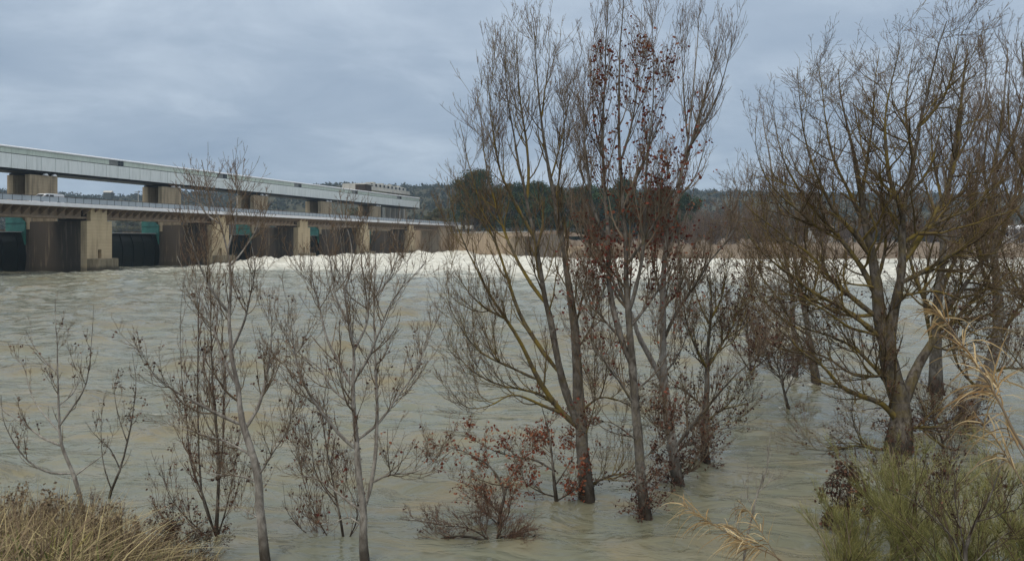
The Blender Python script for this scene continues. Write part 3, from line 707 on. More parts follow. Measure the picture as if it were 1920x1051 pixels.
MB().box(22, 40, 3, 11, 10, 25.69).obj('lower_wall', M['grey_panel'], cbt)
MB().box(27, 30, 2.9, 2.999, 21, 24.5).obj('doorway', M['glass_dark'], cbt)
sh = thing('lift_housing', 'small dark block on the gallery roof left of the control building', 'roof housing', (*W(243.8, 137), 0), ROT)
MB().box(0, 5, 0, 4, 24.0, 26.8).obj('walls', M['rib'], sh); MB().box(-.3, 5.3, -.3, 4.3, 26.81, 27.1).obj('lid', M['conc_pale'], sh)

# white van driving along the bridge towards the left
van = thing('van', 'white delivery van driving along the road bridge behind the railing', 'van', (*W(101.0, D+3.2), 12.56), ROT)
prof = [(0, .35), (0, .95), (.25, 1.12), (.95, 1.28), (1.75, 1.98), (2.3, 2.08), (5.35, 2.05), (5.6, 1.9), (5.68, .9), (5.6, .35), (4.95, .35), (4.85, .62), (4.5, .72), (4.15, .62), (4.05, .35), (1.5, .35), (1.4, .62), (1.05, .72), (.7, .62), (.6, .35)]
MB().prism(prof, 'y', 0, 1.95).obj('body', M['vanwhite'], van, bevel=.04)
MB().prism([(1.12, 1.36), (1.72, 1.90), (1.66, 1.92), (1.04, 1.36)], 'y', .15, 1.8).obj('windscreen', M['glass_dark'], van)
for y_ in (-.012, 1.953):
    MB().prism([(1.35, 1.30), (1.95, 1.86), (2.35, 1.88), (2.35, 1.30)], 'y', y_, y_+.01).obj('window', M['glass_dark'], van)
    MB().prism([(2.55, 1.40), (2.55, 1.86), (3.4, 1.86), (3.4, 1.40)], 'y', y_, y_+.01).obj('window', M['glass_dark'], van)
for x_ in (1.05, 4.5):
    for y_ in (.02, 1.71):
        wv = MB().prism([(x_+.32*math.cos(a*math.pi/8), .34+.32*math.sin(a*math.pi/8)) for a in range(16)], 'y', y_, y_+.22).obj('wheel', M['tyre'], van)
        MB().prism([(x_+.18*math.cos(a*math.pi/6), .34+.18*math.sin(a*math.pi/6)) for a in range(12)], 'y', y_-.01, y_+.23).obj('rim', M['rim'], wv)
for y_ in (.12, 1.5):
    MB().box(-.02, .06, y_, y_+.33, .78, .95).obj('headlight', M['lamp_clear'], van); MB().box(5.6, 5.69, y_+.1, y_+.25, 1.0, 1.5).obj('tail_light', M['lamp_red'], van)
for y_ in (-.2, 1.95): MB().box(1.35, 1.5, y_, y_+.18, 1.25, 1.5).obj('wing_mirror', M['black'], van)

# ---------------------------------------------------------------- far bank walls, railing, small buildings
def wall_seg(name, label, cat, pa, ya, pb, yb, z0, z1, th, mat, nb, joint=.05, group=None):
    a = P(pa, HZ, ya); b = P(pb, HZ, yb); dv = b-a; L_ = math.hypot(dv[0], dv[1]); rz = math.atan2(dv[1], dv[0])
    t = thing(name, label, cat, (a[0], a[1], 0), rz, group); w_ = L_/nb
    for i in range(nb): MB().box(i*w_+joint/2, (i+1)*w_-joint/2, 0, th, z0, z1+(.1*((i*7) % 3) if joint > .1 else 0)).obj('wall_panel', mat, t)
    MB().box(0, L_, .2, th+.3, z0, z1-.15).obj('core', M['conc_base'], t)
    return t, L_
w1, L1 = wall_seg('river_wall', 'tall tan concrete river wall running right from the bridge abutment', 'river wall', 836, 306, 984, 262, -2, 9.1, 1.2, M['conc_wall'], 11)
MB().box(-.3, L1, -.25, 1.4, 9.11, 9.4).obj('coping', M['conc_pale'], w1)
M['piles'] = concrete('weathered_piles', (.20, .165, .13), (.07, .058, .045), .8, .2)
w2, L2 = wall_seg('sheet_pile_wall', 'dark weathered pile wall between the tall river wall and the lower one', 'river wall', 985, 261.5, 1052, 246, -2, 8.2, .8, M['piles'], 14, .16)
w3, L3 = wall_seg('low_river_wall', 'low tan wall stepping down to the right at the end of the river wall', 'river wall', 1052.6, 245.6, 1112, 230, -2, 4.3, 1, M['conc_wall'], 6)
t = thing('mound', 'bare tan earth mound on top of the pile wall by the dark trees', 'earth mound', (*P(1030, HZ, 262)[:2], 8), 0)
gx, gy = np.meshgrid(np.linspace(-14, 14, 24), np.linspace(-6, 6, 12), indexing='ij'); gz = 2.2*np.clip(1-(gx/14)**2, 0, 1)*np.clip(1-(gy/6)**2, 0, 1)+.25*fbm(gx*.4, gy*.4)-.5
ii = np.arange(24*12).reshape(24, 12); link('slope', mesh_np('slope', np.stack([gx, gy, gz], -1).reshape(-1, 3), [np.stack([ii[:-1, :-1], ii[1:, :-1], ii[1:, 1:], ii[:-1, 1:]], -1).reshape(-1, 4)], M['hill'], smooth_=True), t)
def fence(label, pa, ya, pb, yb, z, n, h):
    a = P(pa, HZ, ya); b = P(pb, HZ, yb); dv = b-a; L_ = math.hypot(dv[0], dv[1]); t = thing('railing', label, 'railing', (a[0], a[1], z), math.atan2(dv[1], dv[0]))
    me = MB().box(-.06, .06, -.06, .06, 0, h).mesh('post', M['post'])
    for i in range(n): link('post', me, t, (i*L_/(n-1), 0, 0))
    for k in (.5, 1.0): MB().box(0, L_, -.04, .04, h*k-.08, h*k).obj('rail', M['post'], t)
fence('thin grey railing along the top of the pile wall in front of dark trees', 985, 264, 1095, 240, 8.9, 24, 1.1)
fence('grey railing on top of the tall river wall near the bridge end', 845, 305, 984, 264, 9.4, 26, 1.2)
ORD_B = ['first', 'second', 'third', 'fourth', 'last']
for k, (px, yy) in enumerate([(812, 314), (826, 312), (842, 311), (860, 310), (880, 306)]):
    o = MB().box(-1.6, 1.6, -.5, .5, 0, 1.5).obj('concrete_barrier', M['conc_pale'], None, (*P(px, HZ, yy)[:2], 10.9+.3*(k < 2)), bevel=.06)
    o['label'] = '%s pale concrete barrier block from the left at the far end of the road bridge' % ORD_B[k]; o['category'] = 'barrier'; o['group'] = 'barrier blocks at the bridge end'
def house(label, px, y, z, w_, d_, h_, wm, rm, nw, cat='house'):
    t = thing('house', label, cat, (*P(px, HZ, y)[:2], z), .1)
    MB().box(-w_/2, w_/2, 0, d_, -3, h_).obj('wall', wm, t)
    MB().prism([(-.5, h_+.01), (d_+.5, h_+.01), (d_/2, h_+1.8)], 'x', -w_/2-.4, w_/2+.4).obj('roof', rm, t)
    for k in range(nw): MB().box(-w_/2+(k+.3)*w_/nw, -w_/2+(k+.7)*w_/nw, -.03, -.003, h_*.35, h_*.75).obj('window', M['glass_dark'], t)
house('small white house half hidden by bare trees beyond the right bank', 1546, 330, 8.5, 8, 7, 3.4, M['conc_pale'], M['conc_wall'], 3)
house('white low building glimpsed through branches at the far right edge', 1905, 300, 7.0, 12, 8, 3.6, M['roof'], M['roof'], 3)
house('distant flat building on the hill between the first two towers', 201, 700, 49.3, 7, 5, 2.2, M['joint'], M['conc_pale'], 4)

# ---------------------------------------------------------------- evergreen and bare trees of the far bank
def pine_proto(name, label, h, w_, nclump, dens, crown0, seed, flatc=1.0, mat='pine', loc=(0, 0, 0), group=None, cat='pine tree', lf=.62):
    rg = np.random.default_rng(seed); t = thing(name, label, cat, loc, 0, group)
    st = np.array([[0, 0, -2], [.1*w_*rg.normal()*.3, 0, h*.3], [.12*w_*rg.normal()*.3, .2, h*.62], [0, 0, h*.88]]); l = smoothline(st, 12)
    parts = [tube_arrays(l[None], np.linspace(h*.028, h*.008, 12)[None], 7)]
    cs = []
    for k in range(nclump):
        u = rg.random(); z = h*(crown0+(1-crown0)*u); wr = w_*.5*math.sqrt(max(.05, 1-((u-.42)/.62)**2))*flatc
        a = rg.uniform(0, 2*math.pi); q = math.sqrt(rg.random())*wr*.86; cs.append((q*math.cos(a), q*math.sin(a), z*(1-.0)))
        o = l[min(11, int(11*(z/h)*.8))]; parts.append(tube_arrays(smoothline(np.array([o, (o+np.array(cs[-1]))/2-np.array([0, 0, .02*h]), cs[-1]]), 5)[None], np.linspace(h*.008, h*.003, 5)[None], 4))
    v, f, tt_ = join(parts); link('trunk', mesh_np('trunk', v, [f], M['bark_far'], tt_, True), t)
    cs = np.array(cs); rad = w_*rg.uniform(.11, .20, nclump)
    C_ = np.repeat(cs, dens, 0); rr_ = np.repeat(rad, dens); dvec = rg.normal(size=C_.shape); dvec /= np.linalg.norm(dvec, axis=1)[:, None]
    off = dvec*(rr_*rg.random(len(rr_))**.4)[:, None]*np.array([1, 1, .72]); ct = np.repeat(rg.random(nclump), dens)
    vv_, ff_, t3_ = tufts(C_+off, lf*rg.uniform(.7, 1.3, len(C_)), 1.0, np.clip(ct*.6+rg.random(len(C_))*.45, 0, 1))
    link('crown', mesh_np('crown', vv_, [ff_], M[mat], t3_), t); return t
def gz1(px, y): x_, y_ = (px-CX)/F*y, y; return (x_, y_, float(ground_z(np.array([x_]), np.array([y_]))[0]))
def base_at(px, y): return gz1(px, y)
# big domed pine
pine_proto('pine_tree', 'largest dark pine with wide domed crown behind the bridge end', 25.5, 24, 80, 260, .20, 11, loc=base_at(889, 326))
pa = pine_proto('pine_tree', 'rounded dark pine just right of the largest pine', 20, 17, 54, 210, .12, 12, loc=base_at(958, 306), group='dark pines on the far bank')
pb = pine_proto('pine_tree', 'dark pine behind the pile wall railing', 19.5, 16, 54, 210, .08, 13, loc=base_at(1003, 300), group='dark pines on the far bank')
spec = [(1035, 268, .95, 1.1, 'dark pine behind the leaning pale stems'), (1072, 275, 1.08, .98, 'dark pine above the earth mound'), (1105, 262, .98, 1.22, 'broad dark pine left of the red leaved tree'), (1140, 272, 1.12, 1.0, 'dark pine directly behind the red leaved tree'),
        (1172, 262, 1.02, .96, 'dark pine seen between the red leaved tree and its pale neighbour'), (1210, 258, .9, 1.0, 'lower dark pine behind the pale forked tree'), (1245, 256, .82, .9, 'small dark pine right of the pale forked tree base line'), (1285, 252, .76, 1.05, 'last low dark pine of the far bank row'), (918, 300, .8, .9, 'dark pine peeping out behind the largest pine'),
        (1648, 300, .8, .9, 'green pine seen through the crown of the largest bare tree')]
for k, (px, yy, sc_, sw, lab) in enumerate(spec):
    copy_thing(pa if k % 2 else pb, base_at(px, yy+24), k*1.3, lab, (sc_*sw*(.85+.1*(k % 3)), sc_*sw, sc_*(1.0, .9, 1.08, .95, 1.15, 1.05, 1.2, 1.2, .95, 1.0)[k]))
# crest pines
pc = pine_proto('pine_tree', 'round topped pine standing on the hill crest seen over the road railing', 11, 9.5, 26, 90, .2, 14, loc=base_at(118, 720), group='round pines on the hill crest', lf=.9)
ORD = 'first second third fourth fifth sixth seventh eighth ninth tenth eleventh twelfth'.split()
cnt_ = {}
def crest_label(px):
    zone = ('left of the first dam tower' if px < 30 else 'right of the first dam tower' if px < 190 else 'just left of the second dam tower' if px < 270 else 'behind the second dam tower' if px < 300 else
            'above the slope between the second and third towers' if px < 500 else 'above the gallery roof' if px < 700 else 'between the gallery end and the big pine')
    cnt_[zone] = cnt_.get(zone, 0)+1
    return '%s round pine on the hill crest %s' % (ORD[cnt_[zone]-1], zone)
pc['label'] = crest_label(118)
for px, yy, s_ in [(128, 700, 1), (138, 720, 1.1), (148, 690, 1.0), (160, 710, 1.15), (170, 700, 1.0), (178, 715, .95), (186, 720, .8), (222, 700, .85), (234, 720, 1.0), (244, 700, 1.05), (254, 710, 1.0), (262, 705, .8), (4, 680, 1.2), (-12, 690, 1.2), (10, 700, 1.1), (284, 720, .9), (392, 650, 1.0), (404, 660, .9), (630, 800, 1.2), (650, 820, 1.0), (668, 800, 1.3), (816, 520, .9), (826, 480, .8), (838, 600, 1.1)]:
    copy_thing(pc, base_at(px, yy), px*.7, crest_label(px), (s_, s_, s_))
# green shrubs behind the towers
pd = pine_proto('green_shrub', 'green rounded shrub on the slope behind the dam towers', 9, 10, 22, 90, .05, 15, mat='scrub', loc=base_at(240, 470), group='green shrubs behind the dam', cat='shrub', lf=.8); cnt_['in the gap left of the second dam tower'] = 1; pd['label'] = 'first green rounded shrub on the slope in the gap left of the second dam tower'
for px, yy, s_ in [(228, 480, 1.0), (252, 460, .9), (540, 420, 1.0), (553, 430, 1.1), (566, 425, .9), (655, 400, 1.2), (667, 405, 1.3), (676, 398, 1.0), (812, 345, .9), (824, 350, 1.1), (806, 352, .8)]:
    zone = 'in the gap left of the second dam tower' if px < 300 else 'behind the bridge between the third and fourth towers' if px < 600 else 'between the fourth and fifth towers' if px < 700 else 'right of the gallery end'
    cnt_[zone] = cnt_.get(zone, 0)+1
    copy_thing(pd, base_at(px, yy), px*.3, '%s green rounded shrub on the slope %s' % (ORD[cnt_[zone]-1], zone), (s_, s_, s_))
def bare_proto(label, h, w_, seed, loc, group, cat='bare tree', stems=3):
    global R
    keep = R; R = np.random.default_rng(seed); t = thing('bare_tree', label, cat, loc, 0, group); S_ = []
    for k in range(stems):
        q = R.normal(size=2)*w_*.16; S_.append(smoothline(np.array([[q[0]*.2, q[1]*.2, -1.5], [q[0]*.5, q[1]*.5, h*.3], [q[0], q[1], h*.6], [q[0]*1.3, q[1]*1.3, h*.9]]), 12))
    S_ = np.array(S_); SR_ = np.repeat(np.linspace(h*.014, h*.004, 12)[None], stems, 0)
    A, AR = grow(S_, SR_, 14, .12, 1, (30, 60), (h*.22, h*.42), 6, .16, .12, .6, .05, .3); B, BR = grow(A, AR, 9, .1, 1, (25, 60), (h*.08, h*.2), 4, .12, .15, .6, .035, .5)
    C_, CR_ = grow(B, BR, 6, .1, 1, (25, 60), (h*.03, h*.09), 2, .1, .2, .8, .03, .7)
    v, f, tt_ = join([tube_arrays(S_, SR_, 6)]); link('trunk', mesh_np('trunk', v, [f], M['bark_far'], tt_, True), t)
    v, f, tt_ = join([tube_arrays(A, AR, 3), tube_arrays(B, BR, 3)]); v2, f2, t2 = spike_arrays(C_, CR_*1.4); link('crown', mesh_np('crown', np.concatenate([v, v2]), [f, f2+len(v)], M['thicket'], np.concatenate([tt_, t2])), t); R = keep; return t
b1 = bare_proto('leafless reddish brown tree in the thicket on the far right bank', 11, 9, 21, base_at(1310, 245), 'leafless thicket trees on the far bank')
b2 = bare_proto('leafless reddish brown tree in the thicket on the far right bank', 9, 9, 22, base_at(1345, 240), 'leafless thicket trees on the far bank', stems=5)
b3 = bare_proto('leafless reddish brown tree in the thicket on the far right bank', 8, 8, 23, base_at(1375, 250), 'leafless thicket trees on the far bank', stems=4)
rg = np.random.default_rng(5)
for k in range(64):
    px = 1290+ (k*41.3) % 700; yy = 236+rg.random()*55+(20 if px > 1500 else 0); s_ = rg.uniform(.75, 1.35)
    copy_thing((b1, b2, b3)[k % 3], base_at(px, yy), rg.uniform(0, 6), 'leafless reddish brown tree in the thicket on the far right bank', (s_, s_, s_*rg.uniform(.85, 1.1)))
b4 = bare_proto('leafless grey brown tree on the slope behind the dam towers', 10, 9, 24, base_at(350, 440), 'leafless trees behind the dam', stems=4)
for k in range(30):
    px = 330+(k*37.7) % 330; yy = 400+rg.random()*110; s_ = rg.uniform(.8, 1.4)
    copy_thing(b4, base_at(px, yy), rg.uniform(0, 6), 'leafless grey brown tree on the slope behind the dam towers', (s_, s_, s_))
for k in range(14):
    px = 1105+k*15; copy_thing(b2, base_at(px, 232+rg.random()*10), rg.uniform(0, 6), '%s low leafless bush from the left on the earth bank below the dark pines' % ('first second third fourth fifth sixth seventh eighth ninth tenth eleventh twelfth thirteenth fourteenth'.split()[k]), (.45, .45, .42), 'low bushes on the earth bank')
# ---------------------------------------------------------------- flooded trees in the river
def D0(py): return depth_of(py)
DN = .004
# left sapling
tree('flooded_sapling', 'thin pale sapling at the left edge rising from the dry reeds', 'sapling', D0(970),
  [([(157, 985), (150, 940), (137, 888), (119, 838), (112, 770), (109, 700), (105, 620), (103, 560)], .062, .008, .3)],
  [([(137, 888), (95, 885), (60, 868), (30, 835), (8, 790), (2, 740)], .03, .006, -.8), ([(116, 836), (80, 820), (45, 795), (8, 768), (-12, 745)], .032, .006, .6),
   ([(118, 800), (140, 762), (160, 720), (171, 650), (176, 570)], .03, .006, -.4), ([(113, 812), (85, 780), (60, 740), (45, 690), (20, 650)], .022, .006, 1), ([(109, 700), (80, 670), (60, 640), (58, 600)], .02, .005, .4),
   ([(111, 760), (138, 735), (150, 700), (155, 640)], .02, .005, .8), ([(140, 895), (170, 870), (200, 845), (215, 800)], .022, .005, .5)],
  'bark_grey', None, 'branch', 'twig_dark', (4, (.4, .9)), (.3, .95), (30, 60), .24, (4, (.2, .5)), (3, (.1, .24)), (3, (.03, .09)), [(150, 'leaf_brown', (1, 5), (.035, .07), 3)], twr=.0028)
tree('flooded_sapling', 'slender dark sapling right of the pale one, bent over the reeds', 'sapling', D0(935),
  [([(200, 985), (208, 925), (228, 875), (240, 825), (250, 770), (255, 720), (248, 660)], .045, .008, .2)],
  [([(208, 920), (195, 870), (190, 800), (195, 740)], .02, .005, .4), ([(225, 880), (205, 840), (175, 810), (160, 790)], .02, .005, -.5), ([(240, 830), (222, 780), (215, 730), (222, 690)], .018, .004, .4)],
  'bark_dark', None, 'branch', 'twig_dark', (3, (.3, .7)), (.3, .95), (30, 60), .25, (4, (.2, .5)), (3, (.1, .22)), (3, (.03, .08)), [(130, 'leaf_brown', (1, 4), (.035, .07), 3)], twr=.0026)
# pale tree left of centre
tree('poplar_tree', 'pale slim poplar left of centre with its top crossing the bridge', 'tree', 13.6,
  [([(499, 1075), (492, 1010), (485, 940), (480, 880), (470, 840), (452, 790), (445, 730), (433, 660), (428, 600), (432, 530), (425, 470), (412, 420), (392, 365), (378, 300)], .108, .008, .3)],
  [([(455, 795), (400, 772), (355, 748), (315, 725), (280, 690), (262, 650)], .04, .006, -.9), ([(462, 800), (485, 760), (500, 700), (510, 620), (505, 560)], .045, .006, .8),
   ([(445, 730), (420, 680), (400, 620), (380, 570), (350, 520), (332, 480)], .038, .006, .9), ([(436, 660), (455, 610), (470, 550), (478, 500), (470, 450)], .034, .006, -.6), ([(428, 590), (400, 550), (375, 500), (358, 450), (345, 410)], .034, .006, -.7),
   ([(428, 500), (455, 470), (480, 430), (490, 395)], .026, .005, .5), ([(424, 470), (440, 420), (446, 370), (442, 320)], .028, .005, .2), ([(412, 425), (385, 400), (370, 370), (362, 310)], .022, .005, .3),
   ([(483, 905), (440, 890), (390, 885), (350, 870)], .026, .005, 1.0), ([(474, 850), (430, 830), (380, 815), (330, 800), (300, 790)], .03, .005, .8), ([(480, 890), (510, 850), (540, 800), (548, 750)], .026, .005, -.6), ([(488, 975), (455, 955), (420, 950)], .02, .005, .8)],
  'bark_grey', None, 'branch', 'twig', (6, (.5, 1.2)), (.22, .84), (35, 60), .19, (6, (.3, .8)), (6, (.16, .42)), (4, (.04, .10)), [(420, 'leaf_brown', (.3, 5.2), (.04, .075), 3)], twr=.0026)
# dense twiggy multi-stem behind it
tree('flooded_shrub', 'dense reddish many-stemmed shrub behind the pale poplar', 'shrub', D0(1000),
  [([(405, 1035), (406, 960), (408, 880), (404, 800), (400, 700), (396, 600), (392, 500), (388, 430)], .05, .008, .2)],
  [([(403, 1010), (385, 950), (360, 880), (350, 800), (340, 700), (338, 600), (345, 520)], .028, .005, .5), ([(406, 1010), (425, 950), (440, 880), (450, 800)], .024, .005, .3), ([(405, 1000), (380, 920), (372, 820), (370, 700), (372, 600), (365, 500), (360, 440)], .03, .005, -.4),
   ([(405, 900), (418, 800), (420, 700), (415, 600), (410, 520)], .028, .005, .5), ([(400, 1020), (360, 980), (320, 930), (300, 870)], .02, .005, -.3), ([(402, 1020), (350, 1000), (300, 960), (290, 900)], .018, .004, .4), ([(404, 1020), (340, 1010), (310, 990)], .016, .004, .2)],
  'bark_dark', None, 'twig_red', 'twig_red', (7, (.5, 1.3)), (.1, .95), (18, 40), .26, (5, (.3, .8)), (6, (.12, .34)), (4, (.03, .09)), [(260, 'leaf_brown', (0, 3), (.04, .075), 3)], twr=.0025)
# fan-shaped pale tree
tree('poplar_tree', 'fan shaped grey poplar in front of the white water, right of the slim one', 'tree', 13.6,
  [([(684, 1080), (682, 1010), (683, 960), (674, 890), (668, 830), (664, 770), (662, 720), (664, 660), (655, 600), (645, 540), (640, 480), (636, 420)], .10, .008, .2),
   ([(684, 965), (698, 900), (704, 840), (706, 760), (702, 680), (700, 600), (702, 520), (704, 470)], .055, .010, .5)],
  [([(668, 840), (640, 815), (610, 780), (580, 740), (560, 690), (548, 620), (540, 560)], .04, .006, -.6), ([(662, 730), (640, 690), (615, 640), (600, 580), (585, 520), (580, 460)], .042, .006, .6), ([(662, 720), (690, 670), (710, 620), (735, 560), (770, 520), (800, 490)], .035, .006, -.6),
   ([(670, 830), (705, 800), (740, 750), (775, 700), (800, 640), (815, 590)], .035, .006, .7), ([(706, 905), (730, 890), (770, 885), (810, 870), (840, 850)], .03, .005, -.9), ([(678, 965), (640, 930), (600, 900), (560, 890), (525, 885)], .028, .005, .7),
   ([(664, 660), (690, 600), (685, 540), (678, 470), (690, 400)], .032, .005, .4), ([(655, 610), (630, 560), (620, 500), (612, 450), (610, 420)], .03, .005, -.3), ([(645, 545), (660, 500), (655, 440), (640, 400), (632, 375)], .024, .004, .5), ([(662, 760), (625, 730), (600, 690), (560, 660), (525, 600)], .03, .005, .7),
   ([(700, 560), (730, 520), (745, 470), (735, 430)], .022, .004, .3), ([(684, 985), (655, 970), (610, 985), (570, 975)], .02, .004, .6)],
  'bark_grey', None, 'branch', 'twig', (6, (.6, 1.3)), (.18, .84), (35, 60), .19, (6, (.3, .8)), (6, (.16, .42)), (4, (.04, .10)), [(190, 'leaf_brown', (.3, 4.2), (.04, .075), 2), (70, 'leaf_red', (.8, 3.0), (.05, .09), 2)], twr=.0026)
tree('flooded_shrub', 'low tangle of thin reddish stems left of the fan shaped poplar foot', 'shrub', D0(1010),
  [([(648, 1060), (640, 980), (625, 900), (612, 830), (606, 770), (612, 720)], .04, .007, .2)],
  [([(646, 1050), (600, 980), (575, 920), (560, 860), (548, 800)], .02, .005, .5), ([(645, 1030), (670, 960), (650, 900), (655, 840)], .02, .005, .4), ([(648, 1040), (590, 1010), (540, 960), (530, 900)], .02, .004, .5), ([(635, 950), (590, 880), (585, 800), (590, 740)], .02, .004, .5)],
  'bark_dark', None, 'twig_red', 'twig_red', (7, (.5, 1.1)), (.1, .95), (25, 55), .18, (5, (.25, .6)), (5, (.12, .3)), (3, (.03, .09)), [(260, 'leaf_brown', (0, 3), (.04, .075), 2)], twr=.0024)
# big forked tree, centre
tree('forked_tree', 'tall central tree forking near the water, limbs fanned out to its left', 'tree', D0(940),
  [([(1100, 950), (1098, 900), (1092, 850), (1089, 800), (1083, 740), (1081, 670), (1074, 600), (1064, 530), (1056, 470), (1045, 410), (1032, 340), (1020, 280), (1012, 220), (1006, 150), (1003, 90), (1000, 45)], .195, .010, .5),
   ([(1090, 815), (1076, 775), (1062, 735), (1046, 680), (1034, 620), (1020, 560), (1008, 500), (998, 440), (985, 380), (972, 310), (960, 240), (950, 170), (945, 110)], .12, .010, -.8)],
  [([(1085, 800), (1050, 765), (1010, 712), (980, 650), (950, 600), (915, 550), (890, 500), (868, 450), (850, 400), (838, 330)], .085, .008, -.9), ([(1048, 700), (1010, 650), (975, 590), (955, 530), (935, 470), (910, 410), (890, 350), (875, 290), (862, 230)], .07, .008, .9),
   ([(1060, 770), (1010, 755), (960, 740), (915, 760), (880, 765), (855, 750)], .05, .006, -1.0), ([(1070, 780), (1030, 745), (985, 730), (930, 720), (880, 690), (840, 640)], .055, .006, .8),
   ([(1020, 570), (985, 520), (960, 470), (935, 400), (915, 330), (905, 260), (900, 190)], .06, .007, 1.1), ([(1000, 450), (970, 390), (940, 330), (925, 260), (918, 190), (925, 130)], .045, .006, -.5),
   ([(1056, 470), (1040, 400), (1050, 320), (1058, 250), (1052, 180), (1048, 150)], .045, .006, .7), ([(985, 380), (990, 320), (985, 250), (975, 180), (970, 100), (968, 60)], .045, .006, .4), ([(1032, 340), (1050, 270), (1060, 210), (1055, 170)], .03, .005, .4),
   ([(1010, 220), (1025, 150), (1030, 100), (1028, 60)], .028, .005, .3), ([(1088, 830), (1110, 780), (1115, 740), (1108, 700)], .03, .006, -.5), ([(1112, 912), (1135, 895), (1165, 888), (1200, 892)], .045, .012, .3),
   ([(1085, 770), (1130, 745), (1180, 760), (1215, 790)], .035, .006, -.7), ([(950, 600), (900, 570), (860, 520), (838, 480)], .035, .005, .5), ([(1080, 660), (1110, 610), (1120, 550), (1105, 480)], .035, .005, .6), ([(1010, 712), (960, 690), (900, 660), (850, 590), (830, 540)], .04, .005, -.7)],
  'bark_dark', 'bark_limb', 'branch_lichen', 'twig', (10, (.6, 1.9)), (.15, .97), (28, 52), .19, (9, (.4, 1.1)), (7, (.18, .5)), (4, (.05, .12)), [(60, 'leaf_brown', (.3, 5), (.04, .08), 3)], twr=.0027, gnarl=.13, tangle=8)
# tree with red leaves
tree('red_leaved_tree', 'tall tree still holding clusters of dead red leaves, right of the forked tree', 'tree', D0(972),
  [([(1212, 985), (1205, 920), (1198, 850), (1192, 780), (1186, 710), (1180, 640), (1176, 570), (1172, 500), (1168, 430), (1163, 360), (1160, 290), (1158, 220), (1160, 150), (1164, 80), (1168, 20), (1170, -40)], .14, .012, .4),
   ([(1186, 700), (1160, 630), (1146, 570), (1140, 500), (1138, 430), (1134, 360), (1128, 290), (1130, 210), (1135, 130), (1138, 60), (1140, 0)], .085, .012, .9)],
  [([(1176, 590), (1195, 520), (1205, 450), (1208, 380), (1212, 300), (1222, 210), (1225, 120), (1222, 40)], .06, .007, -.8), ([(1165, 400), (1190, 340), (1215, 280), (1240, 210), (1245, 140)], .045, .006, .7), ([(1138, 450), (1115, 400), (1102, 330), (1095, 260), (1093, 190), (1098, 120)], .045, .006, -.7),
   ([(1172, 500), (1215, 440), (1250, 380), (1285, 320), (1300, 280)], .045, .006, -.9), ([(1160, 630), (1125, 590), (1100, 550), (1085, 520)], .04, .006, .6), ([(1192, 760), (1150, 700), (1120, 660), (1085, 640)], .04, .006, -.7), ([(1178, 620), (1215, 570), (1245, 520), (1270, 460), (1285, 400)], .045, .006, .8),
   ([(1160, 300), (1185, 230), (1195, 150), (1192, 70)], .035, .005, .5), ([(1130, 300), (1115, 230), (1112, 150), (1118, 80)], .03, .005, .5), ([(1196, 830), (1160, 800), (1135, 790), (1110, 800)], .03, .005, -.5), ([(1200, 860), (1240, 830), (1255, 800)], .025, .005, .5),
   ([(1188, 740), (1225, 700), (1240, 650), (1235, 600)], .03, .005, .5), ([(1140, 520), (1105, 470), (1080, 420), (1070, 380)], .032, .005, .6)],
  'bark_dark', None, 'branch', 'twig', (10, (.6, 1.7)), (.15, .97), (25, 48), .24, (9, (.4, 1.1)), (6, (.18, .48)), (4, (.05, .12)),
  [(2100, 'leaf_red', lambda c: (c[:, 2] > 4.6) & (c[:, 2] < 10.4) & (c[:, 0] > 1.75), (.055, .10), 2), (700, 'leaf_red', (2.2, 6.5), (.05, .095), 2), (520, 'leaf_brown', (-.0, 2.4), (.045, .085), 4)], twr=.0027, tangle=30)
# pale forked tree to the right
tree('poplar_tree', 'pale barked tree right of the red leaved one, its slim top near the upper edge', 'tree', D0(912),
  [([(1275, 925), (1264, 870), (1256, 810), (1250, 750), (1243, 690), (1242, 620), (1240, 560), (1243, 500), (1250, 440), (1265, 380), (1276, 320), (1288, 260), (1296, 200), (1302, 130), (1308, 60), (1312, 10)], .15, .010, .3),
   ([(1243, 725), (1222, 680), (1200, 635), (1185, 590), (1150, 530), (1120, 460), (1105, 410), (1095, 350), (1085, 290)], .09, .011, .8)],
  [([(1276, 320), (1300, 250), (1318, 190), (1335, 130), (1350, 70), (1358, 30)], .05, .006, .5), ([(1282, 290), (1315, 240), (1345, 180), (1365, 110), (1378, 40)], .04, .006, -.5), ([(1288, 260), (1282, 180), (1278, 100), (1275, 40)], .035, .006, .5),
   ([(1275, 840), (1305, 790), (1340, 745), (1380, 700), (1415, 670), (1440, 620)], .055, .008, -.8), ([(1242, 640), (1265, 590), (1300, 540), (1330, 490), (1370, 440), (1395, 385), (1405, 340)], .06, .007, -.9), ([(1240, 560), (1225, 500), (1220, 440), (1215, 380), (1200, 330)], .045, .006, .6),
   ([(1258, 860), (1290, 830), (1320, 850)], .03, .006, .5), ([(1256, 820), (1230, 790), (1210, 770)], .028, .005, -.4), ([(1245, 700), (1275, 660), (1290, 610), (1285, 560)], .035, .005, .5), ([(1265, 380), (1300, 340), (1320, 280), (1330, 220)], .035, .005, .5), ([(1280, 890), (1310, 870), (1320, 840)], .03, .006, -.3)],
  'bark_grey', 'bark_dark', 'branch', 'twig', (8, (.6, 1.7)), (.15, .97), (22, 45), .26, (8, (.4, 1.1)), (6, (.18, .48)), (4, (.05, .12)), [(260, 'leaf_red', lambda c: (c[:, 2] > 4.8) & (c[:, 2] < 8.2) & (c[:, 0] < 5), (.05, .09), 3), (700, 'leaf_brown', (.2, 4.2), (.045, .085), 4)], twr=.0027, tangle=34)
